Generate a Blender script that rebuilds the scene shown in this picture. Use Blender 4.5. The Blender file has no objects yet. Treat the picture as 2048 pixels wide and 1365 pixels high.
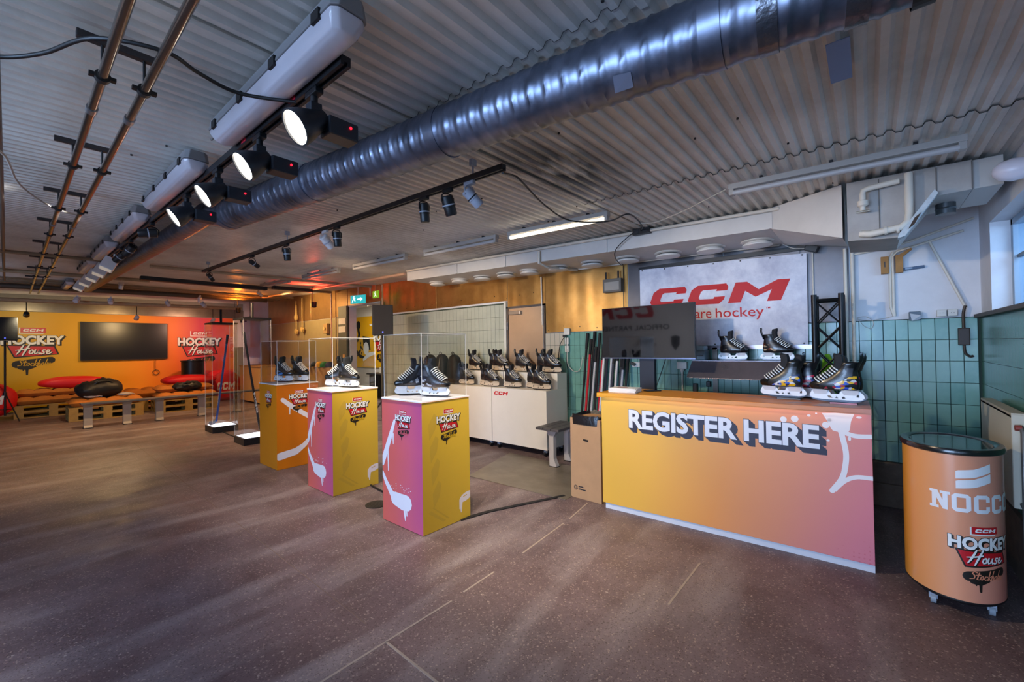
import bpy, bmesh, math, random
from mathutils import Vector, Matrix
from mathutils.geometry import tessellate_polygon

random.seed(7)
PI = math.pi
scene = bpy.context.scene
COL = scene.collection

# ------------------------------------------------------------------ camera
yaw, pit, rol = math.radians(-40.2), math.radians(.7), math.radians(-.9)
fwd = Vector((math.sin(yaw)*math.cos(pit), math.cos(yaw)*math.cos(pit), math.sin(pit)))
rgt = Vector((math.cos(yaw), -math.sin(yaw), 0)); upv = rgt.cross(fwd)
r2 = rgt*math.cos(rol)+upv*math.sin(rol); u2 = -rgt*math.sin(rol)+upv*math.cos(rol)
camd = bpy.data.cameras.new('camera'); cam = bpy.data.objects.new('camera', camd); COL.objects.link(cam)
cam.matrix_world = Matrix(((r2.x, u2.x, -fwd.x, 0), (r2.y, u2.y, -fwd.y, 0), (r2.z, u2.z, -fwd.z, 1.45), (0, 0, 0, 1)))
camd.sensor_fit = 'HORIZONTAL'; camd.sensor_width = 36; camd.lens = 36*845/2048; camd.clip_start = .02; camd.clip_end = 200
scene.camera = cam

# ------------------------------------------------------------------ world, exposure, big lights
scene.view_settings.view_transform = 'Standard'; scene.view_settings.look = 'None'
scene.view_settings.exposure = 0.16; scene.view_settings.gamma = 1.0; scene.view_settings.use_curve_mapping = False
w = bpy.data.worlds.new('sky'); scene.world = w; w.use_nodes = True
w.node_tree.nodes['Background'].inputs[0].default_value = (.55, .72, 1, 1)
w.node_tree.nodes['Background'].inputs[1].default_value = 1.2

def light(name, kind, loc, target, power, color, size=.3, size_y=None, spot=60, blend=.5, spread=None):
    d = bpy.data.lights.new(name, kind); o = bpy.data.objects.new(name, d); COL.objects.link(o)
    o.location = loc; d.energy = power; d.color = color
    if kind == 'AREA':
        d.size = size
        if size_y: d.shape = 'RECTANGLE'; d.size_y = size_y
        if spread: d.spread = math.radians(spread)
    else:
        d.shadow_soft_size = size
    if kind == 'SPOT': d.spot_size = math.radians(spot); d.spot_blend = blend
    if target is not None:
        o.rotation_euler = (Vector(target)-Vector(loc)).to_track_quat('-Z', 'Y').to_euler()
    return o
# daylight entering through the shop front behind the camera and through the side window
light('daylight_shopfront', 'AREA', (-2.15, -6.3, 1.35), (-2.6, 3, 1.5), 680, (.60, .74, 1), 4.6, 2.1)
light('daylight_window', 'AREA', (1.35, 3.45, 2.35), (-.6, 4.75, 1.35), 26, (.46, .70, 1), 1.2, .7)

# ------------------------------------------------------------------ materials
def lin(c):
    if isinstance(c, str):
        c = c.lstrip('#'); c = [int(c[i:i+2], 16)/255 for i in (0, 2, 4)]
        c = [x/12.92 if x <= .04045 else ((x+.055)/1.055)**2.4 for x in c]
    return (c[0], c[1], c[2], 1)
MATS = {}
def newmat(name):
    m = bpy.data.materials.new(name); m.use_nodes = True
    nt = m.node_tree; return m, nt, nt.nodes['Principled BSDF'], nt.nodes, nt.links
def objcoord(nt):
    t = nt.nodes.new('ShaderNodeTexCoord'); return t.outputs['Object']
def mat(name, col, rough=.5, metal=0, var=0, vscale=6, bump=0, bscale=40, emit=0, coat=0, spec=None, rvar=0, rand=0):
    if name in MATS: return MATS[name]
    m, nt, b, N, L = newmat(name)
    c = lin(col); b.inputs['Base Color'].default_value = c
    b.inputs['Roughness'].default_value = rough; b.inputs['Metallic'].default_value = metal
    if spec is not None: b.inputs['Specular IOR Level'].default_value = spec
    if coat: b.inputs['Coat Weight'].default_value = coat; b.inputs['Coat Roughness'].default_value = .08
    if emit: b.inputs['Emission Color'].default_value = c; b.inputs['Emission Strength'].default_value = emit
    oc = objcoord(nt) if (var or bump or rvar) else None
    if var or rand:
        mx = N.new('ShaderNodeMix'); mx.data_type = 'RGBA'
        k = 1-var-rand; mx.inputs[6].default_value = (c[0]*k, c[1]*k, c[2]*k, 1)
        k = 1+.6*(var+rand); mx.inputs[7].default_value = (min(c[0]*k, 1), min(c[1]*k, 1), min(c[2]*k, 1), 1)
        if var:
            n = N.new('ShaderNodeTexNoise'); n.inputs['Scale'].default_value = vscale; n.inputs['Detail'].default_value = 6
            n.inputs['Roughness'].default_value = .65
            L.new(oc, n.inputs['Vector'])
            r = N.new('ShaderNodeMapRange'); r.inputs[1].default_value = .3; r.inputs[2].default_value = .7
            L.new(n.outputs['Fac'], r.inputs[0]); fac = r.outputs[0]
        if rand:
            oi = N.new('ShaderNodeObjectInfo')
            if var:
                a = N.new('ShaderNodeMath'); a.operation = 'MULTIPLY_ADD'; a.inputs[1].default_value = .5
                h = N.new('ShaderNodeMath'); h.operation = 'MULTIPLY'; h.inputs[1].default_value = .5
                L.new(fac, h.inputs[0]); L.new(oi.outputs['Random'], a.inputs[0]); L.new(h.outputs[0], a.inputs[2]); fac = a.outputs[0]
            else: fac = oi.outputs['Random']
        L.new(fac, mx.inputs[0]); L.new(mx.outputs[2], b.inputs['Base Color'])
    if rvar:
        n = N.new('ShaderNodeTexNoise'); n.inputs['Scale'].default_value = vscale*.7; n.inputs['Detail'].default_value = 4
        L.new(oc, n.inputs['Vector'])
        r = N.new('ShaderNodeMapRange'); r.inputs[3].default_value = max(rough-rvar, .03); r.inputs[4].default_value = min(rough+rvar, 1)
        L.new(n.outputs['Fac'], r.inputs[0]); L.new(r.outputs[0], b.inputs['Roughness'])
    if bump:
        n = N.new('ShaderNodeTexNoise'); n.inputs['Scale'].default_value = bscale; n.inputs['Detail'].default_value = 4
        L.new(oc, n.inputs['Vector'])
        bp = N.new('ShaderNodeBump'); bp.inputs['Strength'].default_value = bump; bp.inputs['Distance'].default_value = .01
        L.new(n.outputs['Fac'], bp.inputs['Height']); L.new(bp.outputs[0], b.inputs['Normal'])
    MATS[name] = m; return m
def grad(name, vec, off, stops, rough=.4, dots=None, blotch=0, coat=0):
    """printed colour gradient along vec in object space; dots: (stops2, threshold) halftone"""
    if name in MATS: return MATS[name]
    m, nt, b, N, L = newmat(name); oc = objcoord(nt)
    dp = N.new('ShaderNodeVectorMath'); dp.operation = 'DOT_PRODUCT'; dp.inputs[1].default_value = vec; L.new(oc, dp.inputs[0])
    ad = N.new('ShaderNodeMath'); ad.operation = 'ADD'; ad.inputs[1].default_value = off; L.new(dp.outputs['Value'], ad.inputs[0])
    val = ad.outputs[0]
    if blotch:
        n = N.new('ShaderNodeTexNoise'); n.inputs['Scale'].default_value = 2.2; n.inputs['Detail'].default_value = 3; L.new(oc, n.inputs['Vector'])
        q = N.new('ShaderNodeMath'); q.operation = 'MULTIPLY_ADD'; q.inputs[1].default_value = blotch; L.new(n.outputs['Fac'], q.inputs[0])
        q2 = N.new('ShaderNodeMath'); q2.operation = 'SUBTRACT'; q2.inputs[1].default_value = blotch*.5; L.new(val, q2.inputs[0]); L.new(q2.outputs[0], q.inputs[2]); val = q.outputs[0]
    cr = N.new('ShaderNodeValToRGB'); L.new(val, cr.inputs[0])
    e = cr.color_ramp.elements
    while len(e) < len(stops): e.new(.5)
    for k, (p, c) in enumerate(stops): e[k].position = p; e[k].color = lin(c)
    out = cr.outputs[0]
    if dots:
        v = N.new('ShaderNodeTexVoronoi'); v.inputs['Scale'].default_value = dots[0]; v.inputs['Randomness'].default_value = .1; L.new(oc, v.inputs['Vector'])
        dq = N.new('ShaderNodeVectorMath'); dq.operation = 'DOT_PRODUCT'; dq.inputs[1].default_value = dots[1]; L.new(oc, dq.inputs[0])
        aa = N.new('ShaderNodeMath'); aa.operation = 'ADD'; aa.inputs[1].default_value = dots[2]; L.new(dq.outputs['Value'], aa.inputs[0])
        lt = N.new('ShaderNodeMath'); lt.operation = 'LESS_THAN'; L.new(v.outputs['Distance'], lt.inputs[0]); L.new(aa.outputs[0], lt.inputs[1])
        mx = N.new('ShaderNodeMix'); mx.data_type = 'RGBA'; mx.inputs[7].default_value = lin(dots[3])
        ml = N.new('ShaderNodeMath'); ml.operation = 'MULTIPLY'; ml.inputs[1].default_value = .55; L.new(lt.outputs[0], ml.inputs[0])
        L.new(ml.outputs[0], mx.inputs[0]); L.new(out, mx.inputs[6]); out = mx.outputs[2]
    L.new(out, b.inputs['Base Color']); b.inputs['Roughness'].default_value = rough
    if coat: b.inputs['Coat Weight'].default_value = coat; b.inputs['Coat Roughness'].default_value = .1
    MATS[name] = m; return m
def acrylic(name, tint=(.97, .98, 1), refl=.06):
    if name in MATS: return MATS[name]
    m, nt, b, N, L = newmat(name); N.remove(b)
    t = N.new('ShaderNodeBsdfTransparent'); t.inputs[0].default_value = (*tint, 1)
    g = N.new('ShaderNodeBsdfGlossy'); g.inputs['Roughness'].default_value = .03
    f = N.new('ShaderNodeLayerWeight'); f.inputs[0].default_value = .35
    r = N.new('ShaderNodeMapRange'); r.inputs[3].default_value = refl; r.inputs[4].default_value = .6
    p = N.new('ShaderNodeMath'); p.operation = 'POWER'; p.inputs[1].default_value = 3.0
    L.new(f.outputs['Facing'], p.inputs[0]); L.new(p.outputs[0], r.inputs[0])
    mx = N.new('ShaderNodeMixShader'); L.new(r.outputs[0], mx.inputs[0]); L.new(t.outputs[0], mx.inputs[1]); L.new(g.outputs[0], mx.inputs[2])
    L.new(mx.outputs[0], N['Material Output'].inputs[0]); MATS[name] = m; return m

# ------------------------------------------------------------------ mesh builder
class B:
    def __init__(s): s.v = []; s.f = []
    def add(s, vs, fs):
        n = len(s.v); s.v += [Vector(p) for p in vs]; s.f += [tuple(i+n for i in f) for f in fs]; return s
    def box(s, x0, y0, z0, x1, y1, z1, M=None):
        vs = [Vector((x, y, z)) for x in (x0, x1) for y in (y0, y1) for z in (z0, z1)]
        if M is not None: vs = [M @ p for p in vs]
        return s.add(vs, [(0, 1, 3, 2), (4, 6, 7, 5), (0, 4, 5, 1), (2, 3, 7, 6), (0, 2, 6, 4), (1, 5, 7, 3)])
    def cbox(s, c, d, M=None):
        return s.box(c[0]-d[0]/2, c[1]-d[1]/2, c[2]-d[2]/2, c[0]+d[0]/2, c[1]+d[1]/2, c[2]+d[2]/2, M)
    def cyl(s, a, b, r, seg=16, r1=None, cap=True):
        a = Vector(a); b = Vector(b); r1 = r if r1 is None else r1; d = (b-a).normalized()
        x = d.orthogonal().normalized(); y = d.cross(x); vs = []
        for p, q in ((a, r), (b, r1)):
            for k in range(seg):
                t = 2*PI*k/seg; vs.append(p+(x*math.cos(t)+y*math.sin(t))*q)
        fs = [(k, (k+1) % seg, seg+(k+1) % seg, seg+k) for k in range(seg)]
        if cap: fs += [tuple(range(seg))[::-1], tuple(range(seg, 2*seg))]
        return s.add(vs, fs)
    def tube(s, pts, r, seg=8, cap=True):
        pts = [Vector(p) for p in pts]; n = len(pts); vs = []; x = None
        for i, p in enumerate(pts):
            d = (pts[min(i+1, n-1)]-pts[max(i-1, 0)]).normalized()
            if x is None: x = d.orthogonal().normalized()
            x = (x-d*x.dot(d)); x = x.normalized() if x.length > 1e-6 else d.orthogonal().normalized()
            y = d.cross(x); q = r[i] if isinstance(r, (list, tuple)) else r
            vs += [p+(x*math.cos(2*PI*k/seg)+y*math.sin(2*PI*k/seg))*q for k in range(seg)]
        fs = [(i*seg+k, i*seg+(k+1) % seg, (i+1)*seg+(k+1) % seg, (i+1)*seg+k) for i in range(n-1) for k in range(seg)]
        if cap: fs += [tuple(range(seg))[::-1], tuple(range((n-1)*seg, n*seg))]
        return s.add(vs, fs)
    def loft(s, rings, cap0=True, cap1=True, closed=True):
        m = len(rings[0]); vs = [p for r in rings for p in r]; fs = []
        for i in range(len(rings)-1):
            for k in range(m if closed else m-1):
                fs.append((i*m+k, i*m+(k+1) % m, (i+1)*m+(k+1) % m, (i+1)*m+k))
        if cap0: fs.append(tuple(range(m))[::-1])
        if cap1: fs.append(tuple(range((len(rings)-1)*m, len(rings)*m)))
        return s.add(vs, fs)
    def lathe(s, prof, seg=24, c=(0, 0), M=None, sx=1, sy=1):
        rings = []
        for r, z in prof:
            ring = [Vector((c[0]+r*sx*math.cos(2*PI*k/seg), c[1]+r*sy*math.sin(2*PI*k/seg), z)) for k in range(seg)]
            rings.append([M @ p for p in ring] if M is not None else ring)
        return s.loft(rings, prof[0][0] > 1e-4, prof[-1][0] > 1e-4)
    def prism(s, polys, fmap, t0, t1):
        """polys: [outer, hole, ...] in 2D; fmap(u, v, t) -> point; extruded from t0 to t1"""
        flat = [p for q in polys for p in q]; tri = tessellate_polygon([[Vector((a, b, 0)) for a, b in q] for q in polys])
        n = len(flat); vs = [fmap(a, b, t0) for a, b in flat]+[fmap(a, b, t1) for a, b in flat]
        fs = [tuple(t) for t in tri]+[tuple(i+n for i in t[::-1]) for t in tri]
        o = 0
        for q in polys:
            m = len(q)
            for k in range(m): fs.append((o+k, o+(k+1) % m, n+o+(k+1) % m, n+o+k))
            o += m
        return s.add(vs, fs)
    def build(s, name, m, parent=None, smooth=None, bevel=0, bseg=2, recalc=True):
        me = bpy.data.meshes.new(name); me.from_pydata([tuple(p) for p in s.v], [], s.f)
        if recalc or bevel:
            bm = bmesh.new(); bm.from_mesh(me)
            if bevel:
                ed = [e for e in bm.edges if len(e.link_faces) == 2 and e.calc_face_angle(0) > .5]
                bmesh.ops.bevel(bm, geom=ed, offset=bevel, segments=bseg, affect='EDGES', profile=.5, clamp_overlap=True)
            bmesh.ops.recalc_face_normals(bm, faces=bm.faces[:]); bm.to_mesh(me); bm.free()
        if smooth is not None:
            me.polygons.foreach_set('use_smooth', [True]*len(me.polygons)); me.set_sharp_from_angle(angle=math.radians(smooth))
        me.materials.append(m); return link(name, me, parent)
def link(name, me, parent=None):
    o = bpy.data.objects.new(name, me); COL.objects.link(o)
    if parent is not None: o.parent = parent
    return o
def tag(o, label=None, cat=None, group=None, kind=None):
    if label: o['label'] = label
    if cat: o['category'] = cat
    if group: o['group'] = group
    if kind: o['kind'] = kind
    return o
def thing(name, label, cat, loc=(0, 0, 0), rz=0, group=None):
    o = bpy.data.objects.new(name, None); COL.objects.link(o); o.empty_display_size = .1
    o.location = loc; o.rotation_euler = (0, 0, rz); return tag(o, label, cat, group)
def struct(o): o['kind'] = 'structure'; return o
def children(o): return [c for c in bpy.data.objects if c.parent == o]
KIDS = {}
def copy_tree(o, parent=None):
    c = o.copy(); COL.objects.link(c)
    if parent is not None: c.parent = parent
    for ch in o.children: copy_tree(ch, c)
    return c
def dup(o, loc, rz=None, label=None, group=None):
    bpy.context.view_layer.update() if False else None
    c = copy_tree(o); c.location = loc
    if rz is not None: c.rotation_euler = (0, 0, rz)
    if label: c['label'] = label
    if group: c['group'] = group
    return c
def setmat(o, m):
    o.material_slots[0].link = 'OBJECT'; o.material_slots[0].material = m

# ------------------------------------------------------------------ flat print: lettering and emblem shapes
TXT = {}
def text2d(s, bold=0.0, shear=0.0, spacing=1.0):
    k = (s, bold, shear, spacing)
    if k in TXT: return TXT[k]
    c = bpy.data.curves.new('t', 'FONT'); c.body = s; c.size = 1; c.offset = bold; c.shear = shear; c.space_character = spacing
    c.dimensions = '2D'; c.fill_mode = 'BOTH'; c.resolution_u = 3
    o = bpy.data.objects.new('t', c); COL.objects.link(o)
    bpy.context.view_layer.update()
    me = bpy.data.meshes.new_from_object(o.evaluated_get(bpy.context.evaluated_depsgraph_get()))
    vs = [(v.co.x, v.co.y) for v in me.vertices]; fs = [tuple(p.vertices) for p in me.polygons]
    bpy.data.objects.remove(o); bpy.data.curves.remove(c); bpy.data.meshes.remove(me)
    TXT[k] = (vs, fs); return TXT[k]
def bounds(vs):
    xs = [p[0] for p in vs]; ys = [p[1] for p in vs]; return min(xs), min(ys), max(xs), max(ys)
def fit_text(s, u0, v0, u1, v1, bold=0.0, shear=0.0, spacing=1.0, ref=None):
    """text stretched into the box u0..u1 x v0..v1; ref = bounds source (text2d args)"""
    vs, fs = text2d(s, bold, shear, spacing)
    a, b, c, d = bounds(text2d(*ref)[0] if ref else vs)
    return [(u0+(x-a)/(c-a)*(u1-u0), v0+(y-b)/(d-b)*(v1-v0)) for x, y in vs], fs
def poly2d(pts):
    return list(pts), [tuple(t) for t in tessellate_polygon([[Vector((a, b, 0)) for a, b in pts]])]
def ribbon(pts, wd, caps=True):
    """stroke of varying width along a polyline"""
    n = len(pts); L_ = []; R_ = []
    for i, p in enumerate(pts):
        a = pts[max(i-1, 0)]; b = pts[min(i+1, n-1)]; dx, dy = b[0]-a[0], b[1]-a[1]; l = math.hypot(dx, dy) or 1
        q = (wd[i] if isinstance(wd, (list, tuple)) else wd)/2
        L_.append((p[0]-dy/l*q, p[1]+dx/l*q)); R_.append((p[0]+dy/l*q, p[1]-dx/l*q))
    vs = L_+R_; fs = [(i, i+1, n+i+1, n+i) for i in range(n-1)]
    if caps:
        for p, i in ((pts[0], 0), (pts[-1], n-1)):
            q = (wd[i] if isinstance(wd, (list, tuple)) else wd)/2; o = len(vs)
            vs += [(p[0]+q*math.cos(2*PI*k/10), p[1]+q*math.sin(2*PI*k/10)) for k in range(10)]; fs.append(tuple(range(o, o+10)))
    return vs, fs
def merge(*parts):
    V = []; F = []
    for vs, fs in parts:
        o = len(V); V += vs; F += [tuple(i+o for i in f) for f in fs]
    return V, F
def xf(part, sx=1, sy=1, dx=0, dy=0, shear=0):
    return [(x*sx+y*shear*sx+dx, y*sy+dy) for x, y in part[0]], part[1]
def ellipse(cx, cy, rx, ry, n=20, a=0):
    return [(cx+rx*math.cos(2*PI*k/n)*math.cos(a)-ry*math.sin(2*PI*k/n)*math.sin(a), cy+rx*math.cos(2*PI*k/n)*math.sin(a)+ry*math.sin(2*PI*k/n)*math.cos(a)) for k in range(n)], [tuple(range(n))]
def plane(O, U, V, N):
    O, U, V, N = Vector(O), Vector(U).normalized(), Vector(V).normalized(), Vector(N).normalized()
    return lambda u, v, h=0: O+U*u+V*v+N*h
def decal(name, part, fmap, h, m, parent):
    n = len(part[0]); root = list(range(n))       # overlapping strokes get a hair of height each
    def find(i):
        while root[i] != i: root[i] = root[root[i]]; i = root[i]
        return i
    for f in part[1]:
        for i in f[1:]: root[find(i)] = find(f[0])
    ids = {}; lift = [ids.setdefault(find(i), len(ids)) for i in range(n)]
    b = B(); b.add([fmap(p[0], p[1], h+(lift[i] % 40)*.000015) for i, p in enumerate(part[0])], part[1]); return b.build(name, m, parent, recalc=False)
C_ = [(0, .25), (.2, 0), (1.36, 0), (1.5, .2), (1.5, .36), (1.06, .36), (1.06, .27), (.5, .27), (.43, .35), (.43, .66), (.5, .74), (1.06, .74), (1.06, .65), (1.5, .65), (1.5, .82), (1.36, 1), (.2, 1), (0, .78)]
M_ = [(0, 0), (.48, 0), (.48, .56), (.95, .24), (1.42, .56), (1.42, 0), (1.9, 0), (1.9, 1), (1.48, 1), (.95, .6), (.42, 1), (0, 1)]
def emblem():  # the three slanted block letters, in 0..1 x 0..1
    p = merge(poly2d(C_), xf(poly2d(C_), dx=1.72), xf(poly2d(M_), dx=3.44)); p = xf(p, shear=.32)
    a, b, c, d = bounds(p[0]); return [((x-a)/(c-a), (y-b)/(d-b)) for x, y in p[0]], p[1]
EMB = emblem()
def boxed(part, u0, v0, u1, v1): return [(u0+x*(u1-u0), v0+y*(v1-v0)) for x, y in part[0]], part[1]
def script_house():
    S = [([(-.02, .0), (.1, .25), (.22, .62), (.34, 1.0)], [.05, .09, .1, .07]), ([(.36, -.12), (.46, .25), (.58, .65), (.74, 1.12)], [.06, .09, .1, .06]),
         ([(-.1, .42), (.3, .5), (.72, .62)], [.05, .08, .08]), ([(.92, .44), (.8, .38), (.76, .2), (.84, .06), (.96, .1), (1.02, .28), (.94, .43)], .085),
         ([(1.12, .45), (1.09, .2), (1.14, .06), (1.26, .12), (1.34, .28), (1.38, .46), (1.35, .2), (1.42, .06)], .085),
         ([(1.78, .42), (1.64, .44), (1.6, .32), (1.7, .24), (1.72, .1), (1.6, .04), (1.5, .1)], .085),
         ([(1.86, .22), (2.04, .3), (2.06, .42), (1.94, .44), (1.85, .25), (1.92, .07), (2.05, .06), (2.2, .2)], .085)]
    p = merge(*[ribbon(a, [q*1.35 for q in b] if isinstance(b, list) else b*1.3) for a, b in S]); return xf(p, shear=.12)
HSE = script_house()
def script_stock():
    g = []
    x = 0
    strokes = {'S': [[(.42, .85), (.2, .95), (.08, .75), (.3, .5), (.3, .2), (.02, .12)]], 't': [[(.12, .85), (.06, .1), (.2, .1)], [(-.04, .58), (.26, .62)]], 'o': [[(.2, .5), (.05, .4), (.06, .12), (.2, .1), (.28, .35), (.2, .5)]],
               'c': [[(.26, .45), (.1, .48), (.04, .2), (.14, .08), (.28, .18)]], 'k': [[(.12, 1.05), (.04, .05)], [(.3, .5), (.08, .3), (.28, .06)]], 'h': [[(.14, 1.05), (.02, .05)], [(.05, .3), (.2, .5), (.24, .3), (.22, .06)]],
               'l': [[(.14, 1.05), (.04, .1), (.16, .08)]], 'm': [[(.04, .5), (.02, .05)], [(.04, .3), (.15, .5), (.18, .06)], [(.18, .3), (.3, .5), (.34, .06)]]}
    wd = {'S': .46, 't': .26, 'o': .33, 'c': .32, 'k': .32, 'h': .3, 'l': .2, 'm': .4}
    for ch in 'Stockholm':
        for q in strokes[ch]: g.append(ribbon([(x+a, b) for a, b in q], .105))
        x += wd[ch]
    p = xf(merge(*g), shear=.18); a, b, c, d = bounds(p[0]); return [((u-a)/(c-a), (v-b)/(d-b)) for u, v in p[0]], p[1]
STK = script_stock()
def logo(parent, fmap, uc, vt, wd, h0=.001, dark='#17140f', paper='#e8e8e6', grid=1, ink=None):
    """badge, bold word, slanted panel with script, sprayed blob with script; wd = width of the bold word, vt = top"""
    W, K, R = mat('print_white', paper, .5), mat('print_black', dark, .55), mat('print_red', '#c01020', .45)
    u = lambda a: uc+a*wd
    v = lambda a: vt-a*wd
    def sub(part):  # subdivide big faces so that they follow a curved surface
        if grid == 1: return part
        bm = bmesh.new(); vs = [bm.verts.new((a, b, 0)) for a, b in part[0]]
        for f in part[1]:
            try: bm.faces.new([vs[i] for i in f])
            except ValueError: pass
        for k in range(1, grid*2):
            x0, _, x1, _ = bounds(part[0]); px = x0+(x1-x0)*k/(grid*2)
            bmesh.ops.bisect_plane(bm, geom=bm.verts[:]+bm.edges[:]+bm.faces[:], plane_co=(px, 0, 0), plane_no=(1, 0, 0))
        bm.verts.ensure_lookup_table(); bm.verts.index_update()
        r = [(q.co.x, q.co.y) for q in bm.verts], [tuple(q.index for q in f.verts) for f in bm.faces]; bm.free(); return r
    D = lambda n, p, h, m: decal(n, sub(p), fmap, h0+h, m, parent)
    bx = lambda a, b, c, d: poly2d([(u(a), v(b)), (u(c), v(b)), (u(c), v(d)), (u(a), v(d))])
    D('badge_edge', merge(bx(-.225, .0, -.205, .145), bx(-.225, .125, .16, .145)), .0, W)
    D('badge', bx(-.2, 0, .2, .118), .0003, R)
    D('badge_lettering', boxed(EMB, u(-.16), v(.09), u(.17), v(.03)), .001, W)
    t = fit_text('HOCKEY', u(-.5), v(.40), u(.5), v(.18), .045, 0, 1.02)
    ref = ('HOCKEY', .045, 0, 1.02)
    sh = [fit_text('HOCKEY', u(-.5)+q*wd*.02, v(.40)-q*wd*.02, u(.5)+q*wd*.02, v(.18)-q*wd*.02, .075, 0, 1.02, ref) for q in (0, .6, 1.2)]
    D('word_shadow', merge(*sh), .0004, K); D('word_lettering', t, .0012, W)
    D('panel_shadow', poly2d([(u(-.42), v(.40)), (u(.35), v(.43)), (u(.42), v(.64)), (u(-.30), v(.71))]), .0002, K)
    D('panel', poly2d([(u(-.385), v(.425)), (u(.325), v(.45)), (u(.385), v(.625)), (u(-.285), v(.68))]), .0007, R)
    D('script_shadow', boxed(([((x+.1)/2.35, (y+.12)/1.24) for x, y in HSE[0]], HSE[1]), u(-.27), v(.67), u(.31), v(.385)), .0011, K)
    D('script', boxed(([((x+.1)/2.35, (y+.12)/1.24) for x, y in HSE[0]], HSE[1]), u(-.285), v(.655), u(.295), v(.37)), .0016, W)
    blob = merge(ribbon([(u(-.25), v(.86)), (u(-.1), v(.84)), (u(.1), v(.81)), (u(.28), v(.77))], [wd*.17, wd*.18, wd*.17, wd*.15]),
                 ribbon([(u(-.2), v(.93)), (u(-.1), v(.95)), (u(.02), v(.91))], [wd*.1, wd*.1, wd*.06]),
                 ribbon([(u(-.1), v(.95)), (u(-.1), v(1.1))], [wd*.05, wd*.035]), ribbon([(u(-.16), v(.93)), (u(-.16), v(1.0))], wd*.02))
    D('blob', blob, .0002, K)
    D('blob_script', boxed(STK, u(-.25), v(.91), u(.28), v(.74)), .0011, ink or mat('print_amber', '#d9a413', .5))

def clipu(part, u0, u1):
    """cut a flat print off at the edges of its panel"""
    bm = bmesh.new(); vs = [bm.verts.new((a, c, 0)) for a, c in part[0]]
    for f in part[1]:
        try: bm.faces.new([vs[i] for i in f])
        except ValueError: pass
    for x, n in ((u0, -1), (u1, 1)): bmesh.ops.bisect_plane(bm, geom=bm.verts[:]+bm.edges[:]+bm.faces[:], plane_co=(x, 0, 0), plane_no=(n, 0, 0), clear_outer=True)
    bm.verts.index_update(); r = [(q.co.x, q.co.y) for q in bm.verts], [tuple(q.index for q in f.verts) for f in bm.faces]; bm.free(); return r
# ------------------------------------------------------------------ the setting
CZ = lambda x, y: 2.52-.0254*x+.0146*y          # underside of the sloping corrugated deck
XF, XR, YB, YN = -16.0, .69, 5.0, -6.0           # far wall, window wall, tiled back wall, near wall

def floor_material():
    m, nt, b, N, L = newmat('terrazzo'); oc = objcoord(nt)
    def noise(sc, det=5, ro=.6):
        n = N.new('ShaderNodeTexNoise'); n.inputs['Scale'].default_value = sc; n.inputs['Detail'].default_value = det; n.inputs['Roughness'].default_value = ro
        L.new(oc, n.inputs['Vector']); return n.outputs['Fac']
    def rng(f, a, b_, c=0, d=1):
        r = N.new('ShaderNodeMapRange'); r.inputs[1].default_value = a; r.inputs[2].default_value = b_; r.inputs[3].default_value = c; r.inputs[4].default_value = d
        L.new(f, r.inputs[0]); return r.outputs[0]
    def mix(f, a, b_):
        x = N.new('ShaderNodeMix'); x.data_type = 'RGBA'
        L.new(f, x.inputs[0])
        for s, i in ((a, 6), (b_, 7)):
            if isinstance(s, str): x.inputs[i].default_value = lin(s)
            else: L.new(s, x.inputs[i])
        return x.outputs[2]
    base = mix(rng(noise(1.3, 8, .7), .35, .68), '#54454a', '#7d6d72')
    base = mix(rng(noise(.45, 3), .45, .75, 0, .75), base, '#5c4545')
    stretch = N.new('ShaderNodeMapping'); stretch.inputs['Scale'].default_value = (2.0, .4, 1); L.new(oc, stretch.inputs[0])
    ns = N.new('ShaderNodeTexNoise'); ns.inputs['Scale'].default_value = 1.6; ns.inputs['Detail'].default_value = 7; L.new(stretch.outputs[0], ns.inputs['Vector'])
    base = mix(rng(ns.outputs['Fac'], .50, .70, 0, .7), base, '#968c90')
    v = N.new('ShaderNodeTexVoronoi'); v.inputs['Scale'].default_value = 150; L.new(oc, v.inputs['Vector'])
    chip = rng(v.outputs['Color'], .78, .92, 0, 1)
    base = mix(chip, base, '#a08f87')
    v2 = N.new('ShaderNodeTexVoronoi'); v2.inputs['Scale'].default_value = 190; L.new(oc, v2.inputs['Vector'])
    base = mix(rng(v2.outputs['Color'], .70, .9, 0, .7), base, '#40302d')
    v3 = N.new('ShaderNodeTexVoronoi'); v3.inputs['Scale'].default_value = 105; L.new(oc, v3.inputs['Vector'])
    base = mix(rng(v3.outputs['Color'], .90, .97, 0, .6), base, '#b8aca4')
    L.new(base, b.inputs['Base Color'])
    L.new(rng(noise(2.2, 6), .3, .7, .36, .62), b.inputs['Roughness'])
    bp = N.new('ShaderNodeBump'); bp.inputs['Strength'].default_value = .12; bp.inputs['Distance'].default_value = .004
    L.new(noise(60, 3), bp.inputs['Height']); L.new(bp.outputs[0], b.inputs['Normal'])
    return m
fl = struct(B().box(XF-.2, YN-.2, -.2, XR+.4, YB+3.0, 0).build('floor', floor_material()))
inlay = mat('inlay_strip', '#a2948a', .6, var=.15, vscale=20)
def strip(p, q, wd=.012, z=.0015):
    p = Vector((*p, 0)); q = Vector((*q, 0)); d = (q-p).normalized(); n = Vector((-d.y, d.x, 0))*wd/2
    vs = [p-n, p+n, q+n, q-n]
    B().add([x+Vector((0, 0, -.004)) for x in vs]+[x+Vector((0, 0, z)) for x in vs], [(0, 1, 2, 3), (4, 7, 6, 5), (0, 4, 5, 1), (1, 5, 6, 2), (2, 6, 7, 3), (3, 7, 4, 0)]).build('inlay_strip', inlay, fl)
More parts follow.
